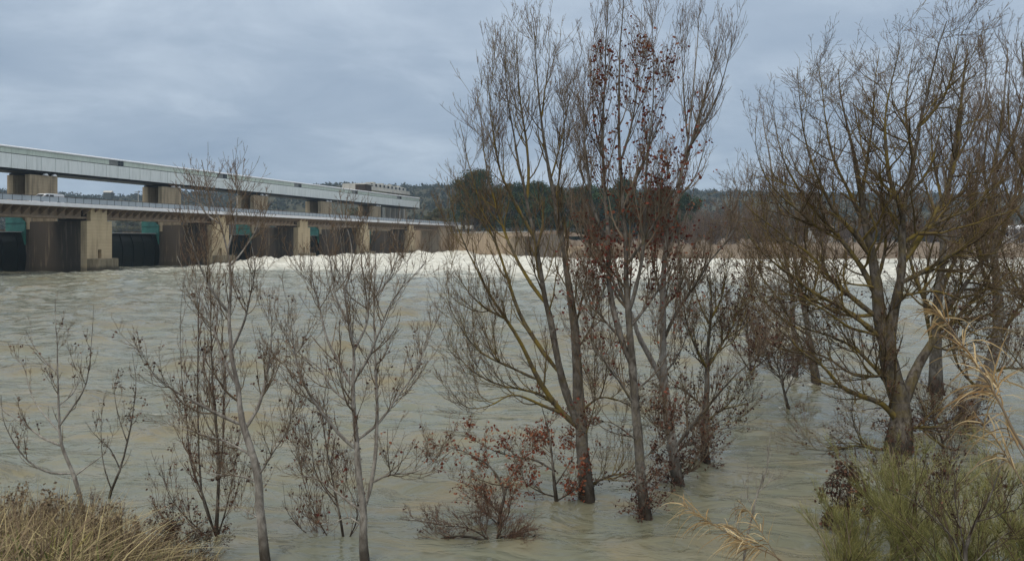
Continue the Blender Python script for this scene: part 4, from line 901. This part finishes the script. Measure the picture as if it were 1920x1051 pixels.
# smaller lichen tree
tree('lichen_tree', 'smaller tree with yellow lichened forks standing behind the pale barked tree', 'tree', D0(873),
  [([(1325, 880), (1322, 830), (1322, 780), (1326, 720), (1326, 660), (1332, 600), (1334, 550), (1330, 500)], .15, .018, .3)],
  [([(1326, 690), (1305, 650), (1290, 610), (1280, 560), (1270, 520)], .05, .007, -.7), ([(1326, 690), (1350, 650), (1375, 610), (1385, 560), (1392, 520)], .05, .007, .7), ([(1330, 610), (1312, 570), (1300, 530), (1298, 480)], .04, .006, .5), ([(1333, 600), (1352, 560), (1362, 510), (1368, 470)], .04, .006, -.5),
   ([(1323, 790), (1350, 770), (1385, 760), (1430, 745)], .04, .006, -.7), ([(1322, 770), (1295, 740), (1270, 725), (1245, 730)], .035, .006, .7), ([(1322, 830), (1345, 800), (1370, 790)], .025, .006, .7)],
  'bark_dark', 'bark_limb', 'branch_lichen', 'twig_dark', (10, (.5, 1.5)), (.15, .97), (35, 60), .15, (8, (.35, .85)), (6, (.15, .36)), (4, (.04, .10)), [(1000, 'leaf_brown', (.1, 5.5), (.05, .09), 4)], twr=.003, tangle=32, gnarl=.14)
# trees standing further out
tree('flooded_tree', 'slim dark trunk leaning left far out in the current, left of the largest bare tree', 'tree', D0(722),
  [([(1532, 730), (1524, 680), (1516, 630), (1510, 590), (1500, 540), (1490, 490), (1480, 430), (1475, 370), (1470, 310)], .20, .03, .3)],
  [([(1510, 590), (1530, 530), (1540, 470), (1545, 400)], .07, .01, .8), ([(1500, 545), (1470, 500), (1445, 450), (1430, 390), (1425, 340)], .07, .01, -.6), ([(1516, 630), (1470, 600), (1430, 560), (1400, 500)], .06, .01, .8)],
  'bark_dark', 'bark_limb', 'branch_lichen', 'twig', (12, (1.0, 2.8)), (.15, .97), (30, 55), .16, (8, (.6, 1.5)), (6, (.25, .6)), (4, (.06, .16)), [(300, 'leaf_brown', (.3, 5), (.07, .12), 4)], twr=.0045)
tree('flooded_tree', 'upright dark trunk next to the leaning one, left of the largest bare tree', 'tree', D0(712),
  [([(1490, 720), (1492, 660), (1488, 600), (1484, 540), (1470, 480), (1460, 420), (1450, 350), (1440, 280), (1430, 220)], .17, .03, .3)],
  [([(1488, 610), (1460, 560), (1430, 520), (1405, 470), (1390, 420)], .06, .01, .6), ([(1484, 540), (1505, 480), (1515, 420), (1520, 350)], .06, .01, -.6), ([(1492, 660), (1440, 640), (1400, 600), (1380, 560)], .05, .01, -.6)],
  'bark_grey', 'bark_limb', 'branch', 'twig', (11, (1.0, 2.6)), (.15, .97), (30, 55), .16, (8, (.6, 1.5)), (6, (.25, .6)), (4, (.06, .16)), [(300, 'leaf_brown', (.3, 5), (.07, .12), 4)], twr=.0045)
tree('flooded_sapling', 'short thin leaning stem in open water left of the slim dark trunk', 'sapling', D0(768),
  [([(1480, 772), (1472, 740), (1464, 710), (1455, 680), (1445, 655)], .07, .02, .2)],
  [([(1464, 710), (1440, 690), (1415, 670)], .03, .008, .4), ([(1472, 740), (1490, 700), (1500, 660)], .03, .008, .3)],
  'bark_dark', None, 'twig_dark', 'twig_red', (10, (.7, 1.6)), (.1, .97), (35, 70), .1, (8, (.4, 1.0)), (6, (.2, .4)), (4, (.05, .12)), [(420, 'leaf_brown', (.2, 5), (.06, .10), 4)], twr=.004)
tree('flooded_tree', 'thick straight trunk in the water behind and right of the largest bare tree', 'tree', D0(738),
  [([(1756, 745), (1755, 690), (1755, 630), (1760, 560), (1768, 480), (1776, 400), (1786, 320), (1796, 240), (1806, 160), (1815, 90)], .28, .03, .3)],
  [([(1760, 560), (1790, 480), (1815, 410), (1830, 330), (1840, 240)], .11, .012, .8), ([(1758, 600), (1720, 530), (1700, 460), (1690, 380), (1688, 300)], .10, .012, -.8), ([(1776, 400), (1755, 330), (1745, 250), (1750, 170)], .08, .012, .6), ([(1755, 640), (1800, 590), (1850, 540), (1890, 500)], .08, .012, -.6), ([(1786, 320), (1820, 250), (1845, 170), (1850, 110)], .07, .012, .5), ([(1765, 500), (1810, 440), (1860, 400), (1910, 380)], .07, .012, .6)],
  'bark_dark', 'bark_limb', 'branch', 'twig', (12, (1.0, 3.0)), (.15, .97), (28, 50), .2, (8, (.6, 1.6)), (6, (.25, .6)), (4, (.06, .16)), [(450, 'leaf_brown', (.3, 7), (.07, .12), 4)], twr=.0045)
tree('leaning_tree', 'trunk leaning right out of the water at the right edge, behind the dry cane', 'tree', D0(800),
  [([(1798, 806), (1815, 770), (1835, 735), (1852, 700), (1866, 650), (1872, 590), (1868, 530), (1862, 470), (1860, 400), (1866, 330), (1876, 250), (1884, 170), (1890, 90)], .27, .02, -.3)],
  [([(1868, 640), (1900, 590), (1930, 550), (1965, 520)], .10, .01, .4), ([(1862, 480), (1890, 400), (1915, 320), (1930, 230), (1935, 130)], .09, .01, .6), ([(1870, 560), (1840, 500), (1825, 420), (1815, 340), (1818, 250)], .08, .01, -.6), ([(1860, 400), (1845, 330), (1850, 250), (1855, 150)], .06, .01, .5),
   ([(1850, 705), (1880, 690), (1915, 690), (1950, 680)], .07, .01, -.3), ([(1835, 735), (1800, 690), (1780, 640), (1770, 600)], .06, .01, .5), ([(1866, 330), (1900, 260), (1920, 180), (1925, 90)], .06, .01, -.4)],
  'bark_grey', 'bark_limb', 'branch', 'twig', (12, (.9, 2.4)), (.15, .97), (28, 50), .2, (8, (.45, 1.25)), (6, (.2, .5)), (4, (.05, .13)), [(500, 'leaf_brown', (.3, 5), (.06, .1), 4)], twr=.0036, tangle=26)
tree('flooded_tree', 'bare tree leaning in from beyond the right edge with branches over the water', 'tree', 22.0,
  [([(1975, 830), (1968, 740), (1960, 640), (1950, 540), (1944, 440), (1936, 340), (1930, 240), (1922, 150), (1915, 80)], .22, .02, .3)],
  [([(1955, 600), (1920, 560), (1890, 500), (1870, 440)], .08, .01, -.5), ([(1944, 440), (1910, 400), (1880, 340), (1866, 280)], .07, .01, .5), ([(1936, 340), (1900, 280), (1890, 200), (1894, 120)], .06, .01, -.3), ([(1966, 720), (1920, 690), (1880, 640)], .06, .01, .3)],
  'bark_dark', 'bark_limb', 'branch', 'twig', (9, (.9, 2.3)), (.15, .97), (28, 50), .2, (7, (.45, 1.2)), (6, (.2, .5)), (4, (.05, .13)), None, twr=.0036)
# the largest bare tree
tree('lichen_tree', 'largest bare tree with broad crown of lichen covered limbs, right of centre', 'tree', D0(848),
  [([(1680, 862), (1684, 820), (1686, 780), (1680, 740), (1668, 700), (1658, 660), (1650, 620), (1646, 580), (1640, 530), (1632, 480), (1620, 420), (1610, 350), (1596, 280), (1580, 200), (1572, 130)], .36, .015, .5),
   ([(1672, 705), (1668, 650), (1672, 600), (1684, 550), (1692, 490), (1694, 430), (1700, 370), (1716, 300), (1730, 230), (1745, 160), (1760, 90), (1775, 40)], .20, .015, -1.0),
   ([(1690, 780), (1704, 730), (1724, 680), (1746, 640), (1768, 590), (1800, 540), (1840, 490), (1890, 450), (1940, 420)], .20, .018, .9)],
  [([(1682, 800), (1650, 760), (1610, 742), (1575, 725), (1545, 690), (1505, 660), (1465, 620), (1430, 590)], .12, .01, -1.2), ([(1652, 640), (1610, 600), (1570, 570), (1530, 550), (1490, 520), (1450, 490), (1415, 455), (1392, 420)], .11, .01, -1.0),
   ([(1648, 600), (1600, 560), (1555, 520), (1520, 480), (1480, 450), (1440, 420), (1400, 385), (1375, 340)], .10, .01, 1.1), ([(1642, 560), (1615, 500), (1580, 450), (1545, 410), (1510, 370), (1480, 320), (1460, 260), (1450, 200)], .11, .01, .6),
   ([(1632, 490), (1600, 440), (1560, 390), (1530, 330), (1510, 260), (1500, 190), (1495, 130)], .09, .01, -.8), ([(1620, 430), (1590, 360), (1560, 290), (1548, 220), (1540, 150), (1530, 110)], .075, .009, 1.0),
   ([(1612, 370), (1625, 300), (1635, 220), (1640, 150), (1650, 90)], .07, .009, .8), ([(1692, 500), (1730, 440), (1765, 380), (1790, 310), (1800, 230), (1806, 150), (1815, 70)], .10, .01, .8), ([(1697, 400), (1670, 340), (1660, 270), (1665, 190), (1680, 120), (1690, 70)], .085, .01, -.7),
   ([(1690, 530), (1745, 500), (1800, 470), (1850, 440), (1900, 400), (1930, 360)], .09, .01, -1.0), ([(1716, 300), (1700, 220), (1705, 150), (1715, 80)], .055, .008, .8), ([(1730, 240), (1770, 180), (1790, 110), (1800, 50)], .055, .008, -.7),
   ([(1680, 760), (1640, 690), (1600, 650), (1560, 630), (1500, 610), (1450, 560)], .085, .01, .9), ([(1650, 625), (1595, 612), (1530, 570), (1465, 548), (1400, 570)], .06, .008, -.9),
   ([(1690, 560), (1755, 545), (1815, 570), (1880, 625)], .06, .008, -.9), ([(1670, 705), (1605, 705), (1545, 668), (1485, 655), (1432, 690)], .06, .008, .8), ([(1742, 645), (1780, 655), (1830, 640), (1885, 665)], .045, .008, -.7),
   ([(1646, 590), (1580, 590), (1500, 545), (1430, 500), (1380, 500)], .07, .009, .5), ([(1694, 460), (1750, 420), (1820, 390), (1890, 330)], .07, .009, -.5), ([(1768, 590), (1800, 600), (1850, 590), (1900, 600)], .07, .01, -.8), ([(1746, 640), (1735, 560), (1745, 480), (1770, 400), (1800, 340)], .08, .01, .5),
   ([(1684, 830), (1650, 840), (1600, 835), (1550, 845), (1510, 840)], .06, .008, -.6), ([(1684, 810), (1730, 800), (1780, 805), (1830, 820)], .055, .008, -.4), ([(1640, 530), (1660, 460), (1655, 390), (1650, 320), (1660, 250)], .07, .009, .8),
   ([(1840, 490), (1830, 420), (1850, 350), (1870, 280), (1880, 200)], .06, .008, .4), ([(1800, 540), (1860, 540), (1910, 520), (1950, 530)], .06, .008, .4), ([(1700, 370), (1740, 320), (1760, 250), (1770, 180)], .055, .008, -.4), ([(1580, 450), (1540, 430), (1490, 390), (1440, 340), (1420, 290), (1416, 240)], .06, .008, -.7)],
  'bark_lichen', 'bark_limb', 'branch_lichen', 'twig', (15, (.9, 2.5)), (.10, .97), (35, 72), .085, (8, (.5, 1.2)), (7, (.22, .55)), (4, (.06, .14)), [(900, 'leaf_brown', (.0, 4.5), (.055, .095), 4), (300, 'leaf_brown', (4, 9), (.05, .09), 2)], twr=.0032, tangle=26, gnarl=.16)
tree('flooded_shrub', 'dense reddish twiggy thicket in the water between the pale tree and the largest tree', 'shrub', D0(700),
  [([(1410, 715), (1405, 660), (1400, 600), (1398, 540)], .08, .012, .4)],
  [([(1410, 700), (1430, 640), (1440, 580), (1450, 530)], .04, .008, .5), ([(1410, 700), (1380, 650), (1365, 600), (1360, 550)], .04, .008, -.5), ([(1412, 690), (1460, 650), (1480, 600)], .04, .008, .5)],
  'bark_dark', None, 'twig_red', 'twig_red', (9, (.9, 2.2)), (.1, .97), (25, 55), .15, (8, (.5, 1.2)), (6, (.25, .5)), (3, (.06, .14)), [(500, 'leaf_brown', (.2, 5), (.07, .12), 3)], twr=.0045)
# low red-leaved branches, bottom centre
tree('red_leaved_bush', 'low bush with rust red leaves on arching branches in front of the forked tree', 'bush', D0(945),
  [([(1045, 955), (1040, 915), (1036, 870), (1030, 820), (1020, 780), (1012, 750)], .06, .010, .2)],
  [([(1036, 880), (1000, 862), (955, 855), (915, 840), (880, 820), (850, 815)], .032, .005, -.6), ([(1040, 910), (1060, 880), (1075, 850), (1070, 815)], .025, .005, .4), ([(1044, 930), (1010, 920), (975, 900), (940, 890)], .025, .005, .6), ([(1043, 940), (1080, 915), (1100, 890)], .022, .005, -.4)],
  'bark_dark', None, 'branch', 'twig_red', (7, (.35, .9)), (.1, .97), (30, 60), .08, (6, (.2, .5)), (5, (.1, .25)), (3, (.03, .08)), [(1250, 'leaf_orange', (-.2, 3), (.05, .095), 3)], twr=.0026)
tree('red_leaved_bush', 'leaning bush with small red leaves and twisted foot, left of the rust red bush', 'bush', D0(985),
  [([(936, 1000), (938, 960), (945, 925), (935, 895), (915, 870), (890, 855), (855, 840), (822, 832)], .055, .008, -.3)],
  [([(940, 935), (955, 900), (975, 870), (985, 835)], .025, .005, .4), ([(938, 960), (910, 935), (880, 910), (840, 895)], .02, .005, .3), ([(936, 985), (955, 960), (950, 920)], .02, .005, -.3), ([(936, 990), (900, 1000), (860, 990), (820, 1000)], .025, .005, -.2), ([(936, 985), (905, 960), (870, 965)], .02, .005, .3)],
  'bark_dark', None, 'branch', 'twig_red', (7, (.35, .9)), (.1, .97), (30, 60), .08, (6, (.2, .45)), (5, (.1, .22)), (3, (.03, .08)), [(420, 'leaf_orange', (.5, 3), (.04, .08), 2), (120, 'leaf_brown', (-.2, 2), (.04, .07), 2)], twr=.0024)
tree('brush_pile', 'half sunken pile of brown brushwood at the lower centre of the water', 'brushwood', D0(1012),
  [([(925, 1022), (905, 1012), (870, 1005), (830, 1008), (790, 1020)], .04, .008, .1)],
  [([(925, 1020), (940, 990), (930, 960), (915, 930)], .02, .005, .3), ([(925, 1018), (880, 990), (830, 985), (785, 975)], .02, .005, .4), ([(920, 1018), (945, 1005), (960, 1020)], .018, .005, .2), ([(910, 1014), (900, 980), (905, 950)], .015, .004, .2), ([(926, 1022), (955, 1010), (985, 1000)], .015, .004, .2)],
  'bark_dark', None, 'twig_red', 'twig_red', (10, (.3, .8)), (.05, .97), (20, 60), .02, (8, (.2, .45)), (5, (.1, .2)), (3, (.03, .08)), [(120, 'leaf_brown', (-.1, 1), (.04, .07), 3)], twr=.0026)
tree('dead_leaf_clump', 'dark clump of withered leaves hanging on broken twigs above the lower right water', 'bush', D0(985)-.4,
  [([(1585, 1000), (1588, 960), (1592, 920), (1590, 880), (1585, 850)], .07, .02, .1)],
  [([(1590, 870), (1570, 880), (1560, 920), (1565, 960)], .02, .006, .2), ([(1590, 860), (1612, 880), (1620, 920), (1612, 960)], .02, .006, .2), ([(1588, 900), (1575, 940), (1580, 980)], .02, .006, -.2)],
  'bark_dark', None, 'twig_dark', 'twig_dark', (9, (.3, .7)), (.05, .97), (30, 70), -.15, (6, (.15, .35)), (5, (.08, .2)), (3, (.03, .08)), [(1300, 'leaf_brown', (-.1, 2.6), (.05, .09), 4)], twr=.003)
tree('dead_sapling', 'bleached leafless sapling rising in open water left of the green broom', 'sapling', 12.6,
  [([(1390, 1075), (1400, 1010), (1412, 960), (1420, 925), (1438, 880), (1440, 850), (1448, 800)], .030, .006, .2)],
  [([(1412, 950), (1400, 930), (1395, 900)], .012, .004, .2), ([(1420, 925), (1445, 900), (1465, 895)], .012, .004, .2), ([(1400, 1010), (1380, 980), (1378, 950)], .010, .003, .2)],
  'bark_grey', None, 'twig_pale', 'twig_pale', (3, (.2, .5)), (.3, .95), (25, 50), .2, (4, (.1, .3)), (3, (.06, .15)), (2, (.02, .06)), None, twr=.002)
tree('thin_shrub', 'dark wiry shrub with forked stems in the lower right corner', 'shrub', 10.2,
  [([(1815, 1090), (1812, 1030), (1830, 980), (1858, 930), (1872, 890), (1885, 850)], .035, .006, .2)],
  [([(1815, 1060), (1780, 1000), (1740, 960), (1700, 930), (1660, 915)], .016, .004, .4), ([(1814, 1040), (1800, 980), (1790, 920), (1800, 870)], .016, .004, .4), ([(1830, 980), (1880, 960), (1900, 920)], .014, .004, -.3), ([(1816, 1070), (1860, 1020), (1900, 990)], .014, .004, .3)],
  'bark_dark', None, 'twig_dark', 'twig_dark', (6, (.3, .8)), (.1, .95), (20, 45), .1, (5, (.15, .4)), (4, (.08, .2)), (3, (.02, .06)), [(120, 'leaf_brown', (1, 4), (.03, .05), 3)], twr=.002)

tree('withered_weed', 'dark withered weed clump at the right end of the dry reeds', 'weed', 13.6,
  [([(338, 1060), (335, 1020), (328, 990), (325, 960)], .02, .005, .1)],
  [([(338, 1050), (310, 1010), (300, 980)], .012, .004, .2), ([(338, 1050), (360, 1020), (370, 990)], .012, .004, -.2), ([(338, 1055), (395, 1030), (420, 1010)], .012, .004, .2)],
  'bark_dark', None, 'twig_dark', 'twig_dark', (9, (.25, .6)), (.05, .97), (20, 60), .06, (7, (.15, .35)), (5, (.08, .2)), (3, (.03, .07)), [(700, 'leaf_brown', (-.1, 2), (.03, .055), 3)], twr=.0024)
tree('withered_weed', 'thin brown weed stalks sticking out of the dry reeds at far left', 'weed', 12.4,
  [([(70, 1060), (72, 1010), (66, 960), (60, 930)], .012, .004, .1)],
  [([(72, 1030), (100, 980), (120, 940)], .008, .003, .2), ([(72, 1030), (40, 980), (25, 950)], .008, .003, -.2), ([(72, 1040), (150, 1000), (190, 930)], .010, .003, .4), ([(72, 1040), (200, 1010), (240, 950)], .010, .003, .2)],
  'bark_dark', None, 'twig_red', 'twig_red', (7, (.2, .5)), (.2, .97), (15, 45), .2, (5, (.1, .3)), (4, (.06, .14)), (3, (.02, .05)), [(260, 'leaf_brown', (-.1, 3), (.02, .045), 3)], twr=.002)
tree('brown_shrub', 'brown leafy shrub tangled in the broom under the foot of the largest bare tree', 'shrub', 14.5,
  [([(1720, 1010), (1715, 960), (1700, 900), (1690, 860), (1700, 820)], .04, .008, .2)],
  [([(1718, 990), (1680, 940), (1650, 900), (1640, 860)], .02, .005, .4), ([(1716, 960), (1760, 920), (1790, 870), (1800, 820)], .02, .005, .4), ([(1718, 990), (1770, 960), (1830, 930), (1860, 880)], .02, .005, -.4)],
  'bark_dark', None, 'twig_dark', 'twig_dark', (9, (.4, 1.1)), (.05, .97), (25, 60), .08, (7, (.25, .6)), (5, (.12, .3)), (3, (.03, .08)), [(900, 'leaf_brown', (.2, 3), (.035, .065), 3)], twr=.0026)
tree('brown_shrub', 'brown twiggy shrub in shallow water right of the largest bare tree', 'shrub', 21.0,
  [([(1770, 850), (1765, 820), (1750, 790), (1745, 760)], .05, .01, .2)],
  [([(1768, 840), (1730, 800), (1700, 780)], .03, .006, .4), ([(1766, 830), (1800, 790), (1830, 770), (1850, 760)], .03, .006, .4)],
  'bark_dark', None, 'twig_dark', 'twig_red', (9, (.6, 1.4)), (.05, .97), (25, 60), .08, (7, (.35, .8)), (5, (.15, .35)), (3, (.04, .10)), [(700, 'leaf_brown', (.1, 3), (.05, .08), 3)], twr=.0034)

# ---------------------------------------------------------------- near bank with reeds, broom and canes
def near_z(x, y):
    edge = np.where(x < -3, 13.2+.5*np.sin(x*.9), np.where(x > 5.2, 13.4, 9.6)); edge = np.interp(x, [-40, -5.2, -3.6, 3.5, 5.5, 40], [13.6, 13.2, 9.9, 9.6, 12.6, 13.8])
    return np.where(y < edge, 4.3*(1-np.clip(y, -30, 99)/edge)**1.0, -(y-edge)*.6)+.12*fbm(x*.7, y*.7, 3)-.12
gx, gy = np.meshgrid(np.linspace(-40, 40, 160), np.linspace(-16, 17, 100), indexing='ij'); gz_ = near_z(gx, gy); gz_ = np.where(gy < 0, np.minimum(gz_, 4.3), gz_)
ii = np.arange(160*100).reshape(160, 100)
link('river_bank', mesh_np('river_bank', np.stack([gx, gy, gz_], -1).reshape(-1, 3), [np.stack([ii[:-1, :-1], ii[1:, :-1], ii[1:, 1:], ii[:-1, 1:]], -1).reshape(-1, 4)], M['soil'], smooth_=True), kind='structure')
def blades(n, xs_, ys_, h, wdt, lean, mat, seed, zf=None, envelope=None):
    rg = np.random.default_rng(seed); x = rg.uniform(*xs_, n); y = rg.uniform(*ys_, n)
    cl = fbm(x*1.7, y*1.7, 2); keep = cl+rg.random(n)*.7 > .05; x, y = x[keep], y[keep]; n = len(x)
    z = near_z(x, y) if zf is None else zf(x, y); hh = rg.uniform(*h, n)*(1 if envelope is None else envelope(x, y))
    a = rg.uniform(0, 2*math.pi, n); ln = rg.uniform(*lean, n); steps = 5; pts = []
    for s in range(steps+1):
        t_ = s/steps; b = ln*t_**1.8; pts.append(np.stack([x+np.cos(a)*hh*b, y+np.sin(a)*hh*b, z+hh*(t_-.35*ln*t_**2.4)], 1))
    C_ = np.stack(pts, 1); side = np.stack([-np.sin(a), np.cos(a), np.zeros(n)], 1); tw = rg.uniform(-1, 1, n)[:, None]; side = unit(side+tw*np.stack([np.cos(a), np.sin(a), np.zeros(n)], 1))
    wv = wdt*rg.uniform(.6, 1.3, n)[:, None]*np.array([.7, 1, 1, .85, .6, .12])[None]
    Lf = C_+side[:, None]*wv[..., None]; Rt = C_-side[:, None]*wv[..., None]; v = np.stack([Lf, Rt], 2).reshape(-1, 3)
    ix = np.arange(n*(steps+1)*2).reshape(n, steps+1, 2); f = np.stack([ix[:, :-1, 0], ix[:, 1:, 0], ix[:, 1:, 1], ix[:, :-1, 1]], -1).reshape(-1, 4)
    return v, f, np.repeat(rg.random(n), (steps+1)*2)
env = lambda x, y: np.interp(x/y, [-.72, -.60, -.55, -.50, -.46, -.42], [1.0, 1.0, .92, .72, .5, .35])
v, f, t3 = join([blades(7000, (-10, -5.0), (8.8, 13.4), (.45, 1.6), .010, (.2, 1.6), None, 31, None, env), blades(3500, (-10, -5.2), (10.5, 13.4), (1.0, 1.9), .006, (.05, .6), None, 32, None, env)])
o = link('dry_reeds', mesh_np('dry_reeds', v, [f], M['reed'], t3), kind='stuff'); o['label'] = 'tan dry reed grass on the bank in the lower left corner'; o['category'] = 'reeds'
v, f, t3 = blades(2200, (-9.6, -5.3), (9.5, 13.2), (.5, 1.2), .017, (.1, .9), None, 33, None, env)
o = link('green_reeds', mesh_np('green_reeds', v, [f], M['reed_green'], t3), kind='stuff'); o['label'] = 'green reed leaves mixed into the dry reeds at lower left'; o['category'] = 'reeds'
# feathery reed heads
rg = np.random.default_rng(34); k = 60; hx = rg.uniform(-9.4, -5.4, k); hy = rg.uniform(10.5, 13, k); hz = near_z(hx, hy)+rg.uniform(1.1, 1.55, k)*env(hx, hy)
c_ = np.repeat(np.stack([hx, hy, hz], 1), 70, 0)+rg.normal(size=(k*70, 3))*np.array([.035, .035, .11]); v, f = leaf_arrays(c_, (.02, .06))[:2]
o = link('reed_plumes', mesh_np('reed_plumes', v, [f], M['reed'], np.repeat(rg.random(k*70)*.6, 4)), kind='stuff'); o['label'] = 'feathery brown seed heads above the dry reeds'; o['category'] = 'reed heads'

# green broom thicket (thin whippy green stems)
def broom(label, cx, cy, n, h, spread, seed, up=.10):
    global R
    keep = R; R = np.random.default_rng(seed); bz = float(near_z(np.array([cx]), np.array([cy]))[0]); bz = max(bz, -.2); b = np.array([cx, cy, bz])
    t = thing('broom_bush', label, 'bush', tuple(b), 0); st = []
    for k in range(n):
        a = R.uniform(0, 2*math.pi); q = R.uniform(.1, 1)*spread; hh = h*R.uniform(.6, 1); r0 = R.normal(size=2)*.15
        st.append(smoothline(np.array([[r0[0], r0[1], -.2], [r0[0]+q*.3*math.cos(a), r0[1]+q*.3*math.sin(a), hh*.45], [r0[0]+q*.75*math.cos(a), r0[1]+q*.75*math.sin(a), hh*.8], [r0[0]+q*1.15*math.cos(a), r0[1]+q*1.15*math.sin(a), hh*1.0]]), 12))
    S_ = np.array(st); SR_ = np.repeat(np.linspace(.016, .005, 12)[None], n, 0); 
    v, f, t_ = join([tube_arrays(S_, SR_, 5)]); link('stems', mesh_np('stems', v, [f], M['branch'], t_), t, kind='stuff')
    A, AR = grow(S_, SR_, 9, .2, 1, (15, 40), (h*.2, h*.4), 5, up, .12, .5, .003, .5); B, BR = grow(A, AR, 8, .1, 1, (10, 35), (.18, .5), 3, up, .10, .6, .0026, .6); C_, CR_ = grow(B, BR, 4, .05, 1, (10, 35), (.10, .28), 1, up, .10, .6, .0022, .6)
    v, f, t_ = join([tube_arrays(A, AR, 3), tube_arrays(B, BR, 3)]); v2, f2, t2 = spike_arrays(C_, CR_); link('green_twigs', mesh_np('green_twigs', np.concatenate([v, v2]), [f, f2+len(v)], M['broom'], np.concatenate([t_, t2])), t, kind='stuff'); R = keep
broom('green broom bush at the left front of the lower right thicket', 5.75, 12.7, 22, 1.5, 1.0, 41)
broom('tall green broom bush below the foot of the largest bare tree', 7.0, 13.3, 30, 2.5, 1.3, 42)
broom('green broom bush in the middle of the lower right thicket', 7.1, 11.8, 26, 1.85, 1.2, 43)
broom('green broom bush against the right edge of the picture', 8.6, 12.6, 28, 2.4, 1.3, 44)
broom('olive broom bush in the bottom right corner', 7.4, 10.2, 22, 1.6, .8, 45)
env2 = lambda x, y: np.interp(x/y, [.44, .50, .6, .72], [.5, .8, 1, 1])
v, f, t3 = blades(2600, (5.0, 9.5), (9.0, 12.8), (.4, 1.1), .007, (.1, .9), None, 46, None, env2)
o = link('bank_grass', mesh_np('bank_grass', v, [f], M['reed_green'], t3), kind='stuff'); o['label'] = 'green and straw coloured grass under the broom at lower right'; o['category'] = 'grass'

# dry giant canes
def cane(label, pix, y0_, dy, r0, leaf_from, nleaf, llen, seed, extra=()):
    global R
    keep = R; R = np.random.default_rng(seed); base = P(*pix[0], y0_); t = thing('dry_cane', label, 'cane', tuple(base), 0)
    for j, px_ in enumerate([pix]+list(extra)):
        l = pixline(px_, y0_+.15*j, dy, 22, .01); rr_ = np.linspace(r0, r0*.35, 22)*(1 if j == 0 else .6)
        v, f, t_ = tube_arrays(l[None], rr_[None], 8); link('cane_stem', mesh_np('cane_stem', v-base, [f], M['reed'], np.full(len(v), .35), True), t)
        n = int(nleaf*(1 if j == 0 else .5)); u = R.uniform(leaf_from, 1, n); pos = np.stack([np.interp(u, np.linspace(0, 1, 22), l[:, k]) for k in range(3)], 1); tan = unit(np.gradient(l, axis=0)); td = np.stack([np.interp(u, np.linspace(0, 1, 22), tan[:, k]) for k in range(3)], 1)
        d = unit(td*.9+R.normal(size=(n, 3))*.45); L_ = R.uniform(*llen, n); q = pos; Cc = [q]
        for s in range(6): d = unit(d+np.array([0, 0, -.22])*R.uniform(.3, 1.8, (n, 1))+R.normal(size=(n, 3))*.06); q = q+d*(L_/6)[:, None]; Cc.append(q)
        C_ = np.stack(Cc, 1); sd_ = unit(np.cross(np.gradient(C_, axis=1), R.normal(size=(n, 1, 3)))); wv = R.uniform(.004, .010, n)[:, None]*np.array([.6, 1, 1, .85, .65, .4, .05])[None]
        v = np.stack([C_+sd_*wv[..., None], C_-sd_*wv[..., None]], 2)
        for k in range(n):   # every long leaf is a part
            vv_ = v[k].reshape(-1, 3)-base; ff_ = np.array([[2*i, 2*i+2, 2*i+3, 2*i+1] for i in range(6)]); link('cane_leaf', mesh_np('cane_leaf', vv_, [ff_], M['cane_leaf'], np.full(14, R.random())), t)
    R = keep
cane('long dry cane leaning in from the right edge with curled yellow leaves', [(1960, 900), (1905, 815), (1880, 765), (1855, 720), (1830, 680), (1800, 640), (1775, 605), (1750, 580)], 7.2, 1.2, .014, .4, 95, (.25, .7), 51,
     [[(1990, 960), (1935, 880), (1900, 820), (1880, 760), (1868, 700)], [(1960, 1000), (1925, 920), (1890, 860), (1850, 800), (1815, 770)]])
cane('bundle of dry canes lying over the water at the bottom centre right', [(1500, 1075), (1450, 1040), (1400, 1018), (1350, 990), (1310, 965), (1280, 945)], 11.4, .9, .012, .3, 85, (.25, .75), 52, [[(1490, 1080), (1440, 1030), (1400, 1005), (1360, 985)], [(1475, 1075), (1430, 1000), (1405, 960), (1390, 950)]])

# ---------------------------------------------------------------- haze
hb = MB().box(-3000, 3000, -20, 2700, -6, 75).obj('haze', [], None, kind='stuff') if False else None
mz = bpy.data.materials.new('haze_air'); mz.use_nodes = True; nn = mz.node_tree.nodes; nn.remove(nn['Principled BSDF'])
pv = nn.new('ShaderNodeVolumePrincipled'); pv.inputs['Color'].default_value = (.62, .80, 1, 1); pv.inputs['Density'].default_value = .00017; pv.inputs['Anisotropy'].default_value = .2
mz.node_tree.links.new(pv.outputs[0], nn['Material Output'].inputs['Volume'])
hz_ = MB().box(-6500, 6500, -40, 6000, -32, 160).obj('haze', mz, None, kind='stuff'); hz_['label'] = 'thin blue air over the river and hills'; hz_['category'] = 'haze'
print('TWIGS', sum(c for _, c in TREES), TREES)
print('TRIS', sum(sum(max(0, len(p.vertices)-2) for p in me.polygons)*1 for me in bpy.data.meshes))
